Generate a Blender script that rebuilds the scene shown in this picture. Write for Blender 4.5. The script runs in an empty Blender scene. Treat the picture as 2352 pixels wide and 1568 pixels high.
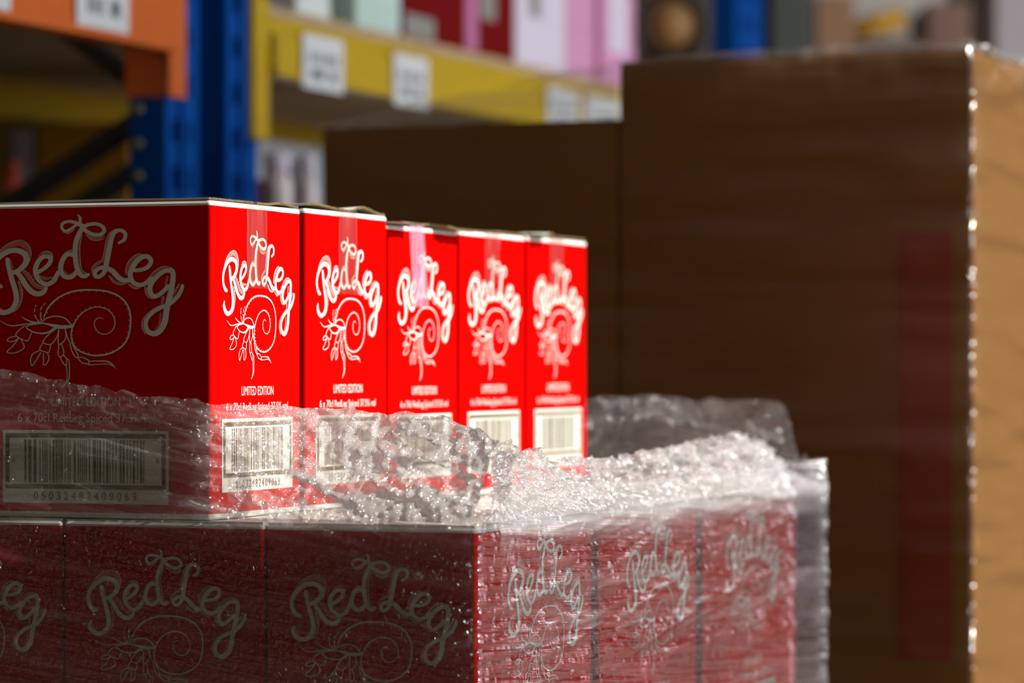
import bpy, bmesh, math, random
import numpy as np
from mathutils import Vector, Matrix

# ------------------------------------------------------------------ camera, sky, sun, exposure
random.seed(7)
rng = np.random.default_rng(11)
sc = bpy.context.scene
col = sc.collection
F = 7900.0                       # focal length in pixels of the 2352 px wide frame
PHI = math.atan(3024.0 / F)
CP, SP = math.cos(PHI), math.sin(PHI)
LEDGE = 0.444                    # top of the lower layer of cartons
CAM = (1.407, -2.891, LEDGE + 0.1459)
cam_data = bpy.data.cameras.new('camera')
cam = bpy.data.objects.new('camera', cam_data)
col.objects.link(cam)
cam.location = CAM
cam.rotation_euler = (math.pi / 2, 0, PHI)
cam_data.sensor_width = 36.0
cam_data.lens = F / 2352 * 36.0
cam_data.shift_y = 51.0 / 2352
cam_data.clip_end = 200
cam_data.dof.use_dof = True
cam_data.dof.focus_distance = 3.27
cam_data.dof.aperture_fstop = 4.0
sc.camera = cam

world = bpy.data.worlds.new('World')
sc.world = world
world.use_nodes = True
bg = world.node_tree.nodes['Background']
bg.inputs[0].default_value = (0.86, 0.93, 1.0, 1)
bg.inputs[1].default_value = 2.8

SUN_AZ, SUN_EL = math.radians(1.0), math.radians(36)
sun_data = bpy.data.lights.new('sun', 'SUN')
sun_data.energy = 5.6
sun_data.angle = math.radians(0.55)
sun_data.color = (1.0, 0.955, 0.88)
sun = bpy.data.objects.new('sun', sun_data)
col.objects.link(sun)
sdir = Vector((math.cos(SUN_EL) * math.cos(SUN_AZ), math.cos(SUN_EL) * math.sin(SUN_AZ), math.sin(SUN_EL)))
sun.rotation_euler = sdir.to_track_quat('Z', 'Y').to_euler()
sun.location = (6, 3, 8)

vs = sc.view_settings
vs.view_transform = 'Standard'
vs.look = 'None'
vs.gamma = 1.0
vs.use_curve_mapping = False
vs.exposure = 0.0
sc.cycles.transparent_max_bounces = 24


# ------------------------------------------------------------------ helpers
def ray(px, py):
    a, b = (px - 1176) / F, (835 - py) / F
    return Vector((a * CP - SP, a * SP + CP, b))


def on_x(px, py, X):
    r = ray(px, py)
    t = (X - CAM[0]) / r.x
    return Vector(CAM) + r * t


def on_y(px, py, Y):
    r = ray(px, py)
    t = (Y - CAM[1]) / r.y
    return Vector(CAM) + r * t


def at(px, py, d):
    return Vector(CAM) + ray(px, py) * d


def mesh_np(name, V, Fc, mats=(), idx=None, smooth=False):
    me = bpy.data.meshes.new(name)
    me.from_pydata([tuple(map(float, v)) for v in V], [], [tuple(int(i) for i in f) for f in Fc])
    for m in mats:
        me.materials.append(m)
    if idx is not None:
        me.polygons.foreach_set('material_index', np.asarray(idx, dtype=np.int32))
    if smooth:
        me.polygons.foreach_set('use_smooth', np.ones(len(me.polygons), dtype=bool))
    me.update()
    return me


def link(name, data, parent=None, loc=(0, 0, 0), rotz=0.0):
    o = bpy.data.objects.new(name, data)
    col.objects.link(o)
    o.location = loc
    o.rotation_euler = (0, 0, rotz)
    if parent:
        o.parent = parent
    return o


def tag(o, label, cat, group=None):
    o['label'] = label
    o['category'] = cat
    if group:
        o['group'] = group
    return o


def thing(name, label, cat, loc=(0, 0, 0), rotz=0.0, group=None):
    return tag(link(name, None, None, loc, rotz), label, cat, group)


def structure(o):
    o['kind'] = 'structure'
    return o


class MB:
    """collects solid shapes into one mesh"""
    def __init__(self):
        self.bm = bmesh.new()
        self.mi = 0

    def box(self, lo, hi, bevel=0.0, rot=None, mi=0, seg=2):
        b = bmesh.new()
        bmesh.ops.create_cube(b, size=1)
        s = [hi[i] - lo[i] for i in range(3)]
        c = [(hi[i] + lo[i]) / 2 for i in range(3)]
        for v in b.verts:
            v.co = Vector((v.co.x * s[0], v.co.y * s[1], v.co.z * s[2]))
        if bevel:
            bmesh.ops.bevel(b, geom=b.edges[:], offset=bevel, segments=seg, affect='EDGES', profile=0.5)
        for v in b.verts:
            if rot is not None:
                v.co = rot @ v.co
            v.co += Vector(c)
        self._add(b, mi)
        return self

    def bar(self, p, q, w, h, bevel=0.0, mi=0, up=(0, 0, 1)):
        p, q = Vector(p), Vector(q)
        d = q - p
        L = d.length
        z = d.normalized()
        x = Vector(up).cross(z)
        if x.length < 1e-4:
            x = Vector((1, 0, 0))
        x.normalize()
        y = z.cross(x)
        M = Matrix((x, y, z)).transposed()
        b = bmesh.new()
        bmesh.ops.create_cube(b, size=1)
        for v in b.verts:
            v.co = Vector((v.co.x * w, v.co.y * h, v.co.z * L))
        if bevel:
            bmesh.ops.bevel(b, geom=b.edges[:], offset=bevel, segments=2, affect='EDGES', profile=0.5)
        for v in b.verts:
            v.co = M @ v.co + (p + q) / 2
        self._add(b, mi)
        return self

    def lathe(self, prof, axis_p, axis_d, n=32, mi=0):
        """prof: list of (radius, height along the axis)"""
        z = Vector(axis_d).normalized()
        x = z.orthogonal().normalized()
        y = z.cross(x)
        b = bmesh.new()
        rings = []
        for r, h in prof:
            ring = []
            for k in range(n):
                a = 2 * math.pi * k / n
                ring.append(b.verts.new(Vector(axis_p) + z * h + (x * math.cos(a) + y * math.sin(a)) * max(r, 1e-4)))
            rings.append(ring)
        for i in range(len(rings) - 1):
            for k in range(n):
                b.faces.new((rings[i][k], rings[i][(k + 1) % n], rings[i + 1][(k + 1) % n], rings[i + 1][k]))
        b.faces.new(rings[0][::-1])
        b.faces.new(rings[-1])
        for f in b.faces:
            f.smooth = True
        self._add(b, mi)
        return self

    def _add(self, b, mi):
        for f in b.faces:
            f.material_index = mi
        me = bpy.data.meshes.new('tmp')
        b.to_mesh(me)
        b.free()
        self.bm.from_mesh(me)
        bpy.data.meshes.remove(me)

    def mesh(self, name, *mats):
        me = bpy.data.meshes.new(name)
        self.bm.normal_update()
        self.bm.to_mesh(me)
        self.bm.free()
        for m in mats:
            me.materials.append(m)
        return me

    def build(self, name, mats, parent=None, loc=(0, 0, 0), rotz=0.0):
        if not isinstance(mats, (list, tuple)):
            mats = [mats]
        return link(name, self.mesh(name, *mats), parent, loc, rotz)


def vnoise(x, y, seed=0):
    """smooth value noise in -1..1"""
    xi = np.floor(x).astype(np.int64)
    yi = np.floor(y).astype(np.int64)
    xf, yf = x - xi, y - yi
    u = xf * xf * xf * (xf * (xf * 6 - 15) + 10)
    v = yf * yf * yf * (yf * (yf * 6 - 15) + 10)

    def h(a, b):
        n = (a * 374761393 + b * 668265263 + seed * 1274126177) & 0xFFFFFFFF
        n = ((n ^ (n >> 13)) * 1274126177) & 0xFFFFFFFF
        n = n ^ (n >> 16)
        return (n & 0xFFFF) / 32767.5 - 1.0
    a, b = h(xi, yi), h(xi + 1, yi)
    c, d = h(xi, yi + 1), h(xi + 1, yi + 1)
    return (a * (1 - u) + b * u) * (1 - v) + (c * (1 - u) + d * u) * v


def fbm(x, y, oct=3, seed=0):
    s, a, f = 0, 1, 1
    for k in range(oct):
        s = s + a * vnoise(x * f + 17.3 * k, y * f - 9.1 * k, seed + k)
        a *= 0.5
        f *= 2.03
    return s


def ridged(x, y, oct=3, seed=0):
    s, a, f = 0, 1, 1
    for k in range(oct):
        s = s + a * (1 - 2 * np.abs(vnoise(x * f + 5.7 * k, y * f + 3.3 * k, seed + k)))
        a *= 0.5
        f *= 2.1
    return s


def smooth(x, a, b):
    t = np.clip((x - a) / (b - a), 0, 1)
    return t * t * (3 - 2 * t)


# ------------------------------------------------------------------ materials
def new_mat(name):
    m = bpy.data.materials.new(name)
    m.use_nodes = True
    nt = m.node_tree
    nt.nodes.clear()
    return m, nt, nt.nodes, nt.links


def mat(name, c, rough=0.6, metal=0.0, vary=0.12, scale=30.0, bump=0.0, spec=0.5, stretch=None):
    m, nt, N, L = new_mat(name)
    out = N.new('ShaderNodeOutputMaterial')
    p = N.new('ShaderNodeBsdfPrincipled')
    p.inputs['Roughness'].default_value = rough
    p.inputs['Metallic'].default_value = metal
    p.inputs['Specular IOR Level'].default_value = spec
    L.new(p.outputs[0], out.inputs[0])
    tc = N.new('ShaderNodeTexCoord')
    src = tc.outputs['Object']
    if stretch:
        mp = N.new('ShaderNodeMapping')
        mp.inputs['Scale'].default_value = stretch
        L.new(src, mp.inputs[0])
        src = mp.outputs[0]
    nz = N.new('ShaderNodeTexNoise')
    nz.inputs['Scale'].default_value = scale
    nz.inputs['Detail'].default_value = 4
    L.new(src, nz.inputs['Vector'])
    mr = N.new('ShaderNodeMapRange')
    mr.inputs[3].default_value = 1 - vary
    mr.inputs[4].default_value = 1 + vary
    L.new(nz.outputs[0], mr.inputs[0])
    mul = N.new('ShaderNodeVectorMath')
    mul.operation = 'SCALE'
    mul.inputs[0].default_value = c
    L.new(mr.outputs[0], mul.inputs['Scale'])
    L.new(mul.outputs[0], p.inputs['Base Color'])
    if bump:
        bp = N.new('ShaderNodeBump')
        bp.inputs['Strength'].default_value = bump
        bp.inputs['Distance'].default_value = 0.002
        L.new(nz.outputs[0], bp.inputs['Height'])
        L.new(bp.outputs[0], p.inputs['Normal'])
    return m


H = 0.300
RED = (0.55, 0.0016, 0.0012)
WHITE = (0.80, 0.79, 0.74)


def carton_material():
    """red print on white liner board: bare white along the top and bottom creases"""
    m, nt, N, L = new_mat('red_printed_board')
    out = N.new('ShaderNodeOutputMaterial')
    p = N.new('ShaderNodeBsdfPrincipled')
    p.inputs['Roughness'].default_value = 0.55
    p.inputs['Specular IOR Level'].default_value = 0.0
    L.new(p.outputs[0], out.inputs[0])
    tc = N.new('ShaderNodeTexCoord')
    sx = N.new('ShaderNodeSeparateXYZ')
    L.new(tc.outputs['Object'], sx.inputs[0])
    wob = N.new('ShaderNodeTexNoise')
    wob.inputs['Scale'].default_value = 25
    L.new(tc.outputs['Object'], wob.inputs['Vector'])
    zz = N.new('ShaderNodeMath')
    zz.operation = 'MULTIPLY_ADD'
    L.new(wob.outputs[0], zz.inputs[0])
    zz.inputs[1].default_value = 0.0012
    L.new(sx.outputs['Z'], zz.inputs[2])
    hi = N.new('ShaderNodeMath')
    hi.operation = 'GREATER_THAN'
    L.new(zz.outputs[0], hi.inputs[0])
    hi.inputs[1].default_value = H - 0.0062
    lo = N.new('ShaderNodeMath')
    lo.operation = 'LESS_THAN'
    L.new(zz.outputs[0], lo.inputs[0])
    lo.inputs[1].default_value = 0.0058
    add = N.new('ShaderNodeMath')
    add.operation = 'MAXIMUM'
    L.new(hi.outputs[0], add.inputs[0])
    L.new(lo.outputs[0], add.inputs[1])
    # faint flute lines of the corrugated core
    wv = N.new('ShaderNodeTexNoise')
    wv.inputs['Scale'].default_value = 1.0
    wv.inputs['Detail'].default_value = 3
    mp = N.new('ShaderNodeMapping')
    mp.inputs['Scale'].default_value = (60, 60, 6)
    L.new(tc.outputs['Object'], mp.inputs[0])
    L.new(mp.outputs[0], wv.inputs['Vector'])
    mr = N.new('ShaderNodeMapRange')
    mr.inputs[3].default_value = 0.94
    mr.inputs[4].default_value = 1.05
    L.new(wv.outputs[0], mr.inputs[0])
    mix = N.new('ShaderNodeMix')
    mix.data_type = 'RGBA'
    mix.inputs[6].default_value = (*RED, 1)
    mix.inputs[7].default_value = (*WHITE, 1)
    L.new(add.outputs[0], mix.inputs[0])
    mul = N.new('ShaderNodeVectorMath')
    mul.operation = 'SCALE'
    L.new(mix.outputs[2], mul.inputs[0])
    L.new(mr.outputs[0], mul.inputs['Scale'])
    L.new(mul.outputs[0], p.inputs['Base Color'])
    bp = N.new('ShaderNodeBump')
    bp.inputs['Strength'].default_value = 0.12
    bp.inputs['Distance'].default_value = 0.001
    L.new(wv.outputs[0], bp.inputs['Height'])
    L.new(bp.outputs[0], p.inputs['Normal'])
    return m


def film_material(name, haze_lo, haze_hi, gloss=1.0, rough=0.10, su=6.0, sv=150.0, slope=0.0, bump=0.5,
                  tint=(0.93, 0.93, 0.93), hazecol=(0.85, 0.86, 0.87), fine=220.0, fine_amt=0.35, dist=0.004, cap=0.40, micro=0.0):
    """thin polythene: clear, faintly milky along its stretch marks, glossy"""
    m, nt, N, L = new_mat(name)
    out = N.new('ShaderNodeOutputMaterial')
    uv = N.new('ShaderNodeUVMap')
    uv.uv_map = 'film'
    sx = N.new('ShaderNodeSeparateXYZ')
    L.new(uv.outputs[0], sx.inputs[0])
    sh = N.new('ShaderNodeMath')
    sh.operation = 'MULTIPLY_ADD'
    L.new(sx.outputs[0], sh.inputs[0])
    sh.inputs[1].default_value = slope
    L.new(sx.outputs[1], sh.inputs[2])

    def streak(a, b, det, dst, off=0.0):
        cx = N.new('ShaderNodeCombineXYZ')
        m1 = N.new('ShaderNodeMath')
        m1.operation = 'MULTIPLY'
        m1.inputs[1].default_value = a
        L.new(sx.outputs[0], m1.inputs[0])
        m2 = N.new('ShaderNodeMath')
        m2.operation = 'MULTIPLY'
        m2.inputs[1].default_value = b
        L.new(sh.outputs[0], m2.inputs[0])
        L.new(m1.outputs[0], cx.inputs[0])
        L.new(m2.outputs[0], cx.inputs[1])
        cx.inputs[2].default_value = off
        n = N.new('ShaderNodeTexNoise')
        n.inputs['Scale'].default_value = 1.0
        n.inputs['Detail'].default_value = det
        n.inputs['Distortion'].default_value = dst
        L.new(cx.outputs[0], n.inputs['Vector'])
        return n.outputs[0]
    s1 = streak(su, sv, 4, 0.6)
    s2 = streak(su * 0.4, sv * 0.25, 3, 0.3, 4.0)
    s3 = streak(fine, fine, 2, 0.5, 9.0)
    att = N.new('ShaderNodeAttribute')
    att.attribute_name = 'layers'
    # haze amount
    mr = N.new('ShaderNodeMapRange')
    mr.inputs[1].default_value = 0.35
    mr.inputs[2].default_value = 0.72
    mr.inputs[3].default_value = haze_lo
    mr.inputs[4].default_value = haze_hi
    av = N.new('ShaderNodeMath')
    av.operation = 'MULTIPLY_ADD'
    L.new(s2, av.inputs[0])
    av.inputs[1].default_value = 0.5
    hf = N.new('ShaderNodeMath')
    hf.operation = 'MULTIPLY'
    hf.inputs[1].default_value = 0.5
    L.new(s1, hf.inputs[0])
    L.new(hf.outputs[0], av.inputs[2])
    L.new(av.outputs[0], mr.inputs[0])
    hz = N.new('ShaderNodeMath')
    hz.operation = 'MULTIPLY'
    hz.use_clamp = True
    L.new(mr.outputs[0], hz.inputs[0])
    L.new(att.outputs['Fac'], hz.inputs[1])
    # bump from stretch marks and fine creases
    hsum = N.new('ShaderNodeMath')
    hsum.operation = 'MULTIPLY_ADD'
    L.new(s3, hsum.inputs[0])
    hsum.inputs[1].default_value = fine_amt
    L.new(s1, hsum.inputs[2])
    bp = N.new('ShaderNodeBump')
    bp.inputs['Strength'].default_value = bump
    bp.inputs['Distance'].default_value = dist
    L.new(hsum.outputs[0], bp.inputs['Height'])
    tr = N.new('ShaderNodeBsdfTransparent')
    tu = N.new('ShaderNodeAttribute')
    tu.attribute_name = 'turns'
    pw = N.new('ShaderNodeMath')
    pw.operation = 'POWER'
    pw.inputs[0].default_value = tint[0]
    L.new(tu.outputs['Fac'], pw.inputs[1])
    L.new(pw.outputs[0], tr.inputs[0])
    df = N.new('ShaderNodeBsdfDiffuse')
    df.inputs[0].default_value = (*hazecol, 1)
    tl = N.new('ShaderNodeBsdfTranslucent')
    tl.inputs[0].default_value = (*hazecol, 1)
    if micro:
        # creases far finer than a pixel turn the milky film's faces every way
        ms = N.new('ShaderNodeMapping')
        ms.inputs['Scale'].default_value = (1500, 1500, 1)
        L.new(uv.outputs[0], ms.inputs[0])
        mn = N.new('ShaderNodeTexNoise')
        mn.inputs['Scale'].default_value = 1.0
        mn.inputs['Detail'].default_value = 1
        L.new(ms.outputs[0], mn.inputs['Vector'])
        mb = N.new('ShaderNodeBump')
        mb.inputs['Strength'].default_value = 1.0
        mb.inputs['Distance'].default_value = micro
        L.new(mn.outputs[0], mb.inputs['Height'])
        L.new(mb.outputs[0], df.inputs['Normal'])
        L.new(mb.outputs[0], tl.inputs['Normal'])
    mx = N.new('ShaderNodeMixShader')
    mx.inputs[0].default_value = 0.5
    L.new(df.outputs[0], mx.inputs[1])
    L.new(tl.outputs[0], mx.inputs[2])
    m1 = N.new('ShaderNodeMixShader')
    L.new(hz.outputs[0], m1.inputs[0])
    L.new(tr.outputs[0], m1.inputs[1])
    L.new(mx.outputs[0], m1.inputs[2])
    gl = N.new('ShaderNodeBsdfGlossy')
    gl.inputs['Roughness'].default_value = rough
    L.new(bp.outputs[0], gl.inputs['Normal'])
    fr = N.new('ShaderNodeLayerWeight')
    fr.inputs[0].default_value = 0.35
    fm = N.new('ShaderNodeMath')
    fm.operation = 'MULTIPLY'
    fm.use_clamp = True
    fm.inputs[1].default_value = gloss
    L.new(fr.outputs['Fresnel'], fm.inputs[0])
    fc = N.new('ShaderNodeMath')
    fc.operation = 'MINIMUM'
    fc.inputs[1].default_value = cap
    L.new(fm.outputs[0], fc.inputs[0])
    m2 = N.new('ShaderNodeMixShader')
    L.new(fc.outputs[0], m2.inputs[0])
    L.new(m1.outputs[0], m2.inputs[1])
    L.new(gl.outputs[0], m2.inputs[2])
    L.new(m2.outputs[0], out.inputs[0])
    return m


M = {}
M['red'] = carton_material()
M['ink'] = mat('cream_ink', (0.76, 0.77, 0.69), 0.55, vary=0.03, spec=0.02)
M['pink_ink'] = mat('hatched_ink', (0.66, 0.20, 0.17), 0.55, vary=0.15, scale=400, spec=0.02)
M['dark_ink'] = mat('dark_ink', (0.13, 0.095, 0.035), 0.6, vary=0.05, spec=0.02)
M['liner'] = mat('white_liner', WHITE, 0.65, vary=0.05, scale=40, spec=0.02)
M['kraft_edge'] = mat('kraft_edge', (0.20, 0.14, 0.065), 0.85, vary=0.6, scale=500, bump=0.8, spec=0.1)
M['kraft'] = mat('kraft_board', (0.225, 0.105, 0.026), 0.75, vary=0.12, scale=12, spec=0.02, stretch=(1, 1, 4))
M['kraft_dark'] = mat('kraft_board_dark', (0.20, 0.10, 0.04), 0.8, vary=0.12, scale=12, spec=0.1)
M['orange_kraft'] = mat('orange_carton_board', (0.85, 0.42, 0.04), 0.8, vary=0.1, spec=0.1)
M['red_patch'] = mat('red_patch_tone', (0.24, 0.036, 0.010), 0.6, vary=0.2, scale=8, spec=0.2)
M['pine'] = mat('pine_wood', (0.45, 0.30, 0.16), 0.8, vary=0.25, scale=14, bump=0.3, stretch=(1, 8, 8))
M['concrete'] = mat('concrete', (0.16, 0.15, 0.14), 0.8, vary=0.2, scale=6, bump=0.2)
M['wall'] = mat('wall_paint', (0.74, 0.66, 0.60), 0.9, vary=0.05, scale=2)
M['dark_wall'] = mat('dark_wall_cladding', (0.10, 0.085, 0.07), 0.9, vary=0.1, scale=3)
M['blue'] = mat('blue_powder_coat', (0.002, 0.075, 0.36), 0.35, vary=0.1, spec=0.03)
M['orange'] = mat('orange_powder_coat', (0.75, 0.16, 0.035), 0.4, vary=0.1, spec=0.03)
M['yellow'] = mat('yellow_powder_coat', (0.62, 0.40, 0.025), 0.32, vary=0.15, spec=0.09)
M['galv'] = mat('galvanised_steel', (0.06, 0.06, 0.058), 0.5, metal=0.6, vary=0.2)
M['bolt'] = mat('zinc_bolt', (0.30, 0.28, 0.24), 0.45, metal=0.8)
M['chip'] = mat('chipboard', (0.55, 0.37, 0.21), 0.85, vary=0.25, scale=60)
M['paper'] = mat('label_paper', (0.78, 0.78, 0.78), 0.6, vary=0.03)
M['print'] = mat('label_print', (0.16, 0.17, 0.19), 0.7, vary=0.05)
M['black'] = mat('black_steel', (0.02, 0.02, 0.018), 0.6)


# ------------------------------------------------------------------ setting
def slab(name, lo, hi, m):
    b = MB()
    b.box(lo, hi)
    return structure(b.build(name, m))


slab('floor', (-7, -8, -0.1), (9, 18, 0), M['concrete'])
slab('ceiling', (-7, -8, 5.2), (4.7, 18, 5.4), M['dark_wall'])
slab('wall_left', (-7.2, -8, 0), (-7, 18, 5.2), M['dark_wall'])
slab('wall_back', (-7, 17.8, 0), (4.7, 18, 5.2), M['wall'])
slab('wall_front', (-7, -8, 0), (4.7, -7.8, 5.2), M['dark_wall'])
# unseen right wall: loading opening and deep lintel shaped for the sun and sky let in
slab('wall_right', (4.5, -7.8, 0), (4.7, -0.55, 5.2), M['dark_wall'])
slab('trim_1', (4.5, -0.55, 4.38), (4.7, 9.0, 5.2), M['wall'])
slab('wall_right_far', (4.5, 9.0, 0), (4.7, 17.8, 5.2), M['wall'])


# added warm lamps, out of view, for front fill and film glints
_hb = MB()
_hb.lathe([(0.02, 0.34), (0.07, 0.33), (0.09, 0.20), (0.22, 0.02), (0.23, 0.0), (0.215, 0.0), (0.08, 0.19), (0.05, 0.2)], (0, 0, 0), (0, 0, 1), 28)
_hbm = _hb.mesh('lamp_shade', M['galv'])
_cd = MB().lathe([(0.006, 0), (0.006, 0.46)], (0, 0, 0.34), (0, 0, 1), 8).mesh('cord', M['black'])
for _n, (_x, _y) in enumerate(((-0.6, -4.2), (2.2, -5.0), (-2.6, -1.6), (0.2, 4.6))):
    _o = thing('fill_lamp', ['added fill lamp hanging unseen behind the camera over the aisle', 'added fill lamp hanging unseen nearest the closed right wall',
                                'added fill lamp hanging unseen left of the near racking', 'added fill lamp hanging unseen over the aisle beyond the kraft cartons'][_n], 'lamp', (_x, _y, 4.4), 0, 'added fill lamps')
    link('lamp_shade', _hbm, _o)
    link('cord', _cd, _o)
    _l = bpy.data.lights.new('bulb', 'POINT')
    _l.energy = 36
    _l.color = (1.0, 0.75, 0.45)
    _l.shadow_soft_size = 0.05
    link('bulb', _l, _o, (0, 0, 0.03))

# ------------------------------------------------------------------ lettering and prints
def catmull(P, n=8):
    P = [np.array(p, float) for p in P]
    out = []
    for i in range(len(P) - 1):
        p0 = P[i - 1] if i else 2 * P[0] - P[1]
        p1, p2 = P[i], P[i + 1]
        p3 = P[i + 2] if i + 2 < len(P) else 2 * P[-1] - P[-2]
        for k in range(n):
            t = k / n
            out.append(0.5 * (2 * p1 + (p2 - p0) * t + (2 * p0 - 5 * p1 + 4 * p2 - p3) * t * t + (3 * p1 - p0 - 3 * p2 + p3) * t ** 3))
    out.append(P[-1])
    return np.array(out)


class Flat:
    """flat print: ribbons and quads in the plane of a face (a to the right, b up)"""
    def __init__(self):
        self.v, self.f, self.m, self.k = [], [], [], 0

    def ribbon(self, pts, w, mi=0, n=6, cap=True, lift=None):
        C = catmull(pts, n) if len(pts) > 2 else np.array(pts, float)
        W = np.interp(np.linspace(0, 1, len(C)), np.linspace(0, 1, len(w)), w) if isinstance(w, (list, tuple)) else np.full(len(C), float(w))
        T = np.gradient(C, axis=0)
        T /= np.linalg.norm(T, axis=1, keepdims=True) + 1e-9
        Nn = np.stack([-T[:, 1], T[:, 0]], 1)
        if lift is None:
            self.k += 1
        o0 = self.k * 2.2e-5 if lift is None else lift
        off = o0
        b = len(self.v)
        for i, (c, nn, ww) in enumerate(zip(C, Nn, W)):
            a, d = c + nn * ww / 2, c - nn * ww / 2
            off = o0 + 1.8e-5 * i / len(C)
            self.v += [(a[0], a[1], off), (d[0], d[1], off)]
        for i in range(len(C) - 1):
            self.f.append((b + 2 * i, b + 2 * i + 1, b + 2 * i + 3, b + 2 * i + 2))
            self.m.append(mi)
        if cap:
            for end, sgn in ((0, -1), (len(C) - 1, 1)):
                fan = []
                for q in range(1, 6):
                    an = math.pi * q / 6
                    d = Nn[end] * math.cos(an) * W[end] / 2 + sgn * T[end] * math.sin(an) * W[end] / 2
                    fan.append(len(self.v))
                    self.v.append((C[end][0] + d[0], C[end][1] + d[1], o0 if end == 0 else off))
                poly = [b + 2 * end] + fan + [b + 2 * end + 1]
                self.f.append(tuple(poly) if sgn < 0 else tuple(poly[::-1]))
                self.m.append(mi)

    def quad(self, a0, b0, a1, b1, mi=0, lift=0.0):
        b = len(self.v)
        self.v += [(a0, b0, lift), (a1, b0, lift), (a1, b1, lift), (a0, b1, lift)]
        self.f.append((b, b + 1, b + 2, b + 3))
        self.m.append(mi)

    def add_mesh(self, V, Fc, mi=0, lift=0.0):
        b = len(self.v)
        self.v += [(x, y, lift) for x, y in V]
        self.f += [tuple(b + i for i in f) for f in Fc]
        self.m += [mi] * len(Fc)


def text_geo(s, width, height, spacing=1.0):
    """flat lettering fitted to width x height, centred on x, standing on y = 0"""
    cu = bpy.data.curves.new('txt', 'FONT')
    cu.body = s
    cu.size = 1.0
    cu.space_character = spacing
    cu.resolution_u = 3
    ob = bpy.data.objects.new('txt', cu)
    col.objects.link(ob)
    dg = bpy.context.evaluated_depsgraph_get()
    me = bpy.data.meshes.new_from_object(ob.evaluated_get(dg))
    V = np.array([v.co[:2] for v in me.vertices])
    Fc = [tuple(p.vertices) for p in me.polygons]
    bpy.data.objects.remove(ob)
    bpy.data.curves.remove(cu)
    bpy.data.meshes.remove(me)
    lo, hi = V.min(0), V.max(0)
    base = 0.0
    cap = 0.729
    V = (V - np.array([(lo[0] + hi[0]) / 2, base])) * np.array([width / (hi[0] - lo[0]), height / cap])
    return V, Fc


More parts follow.
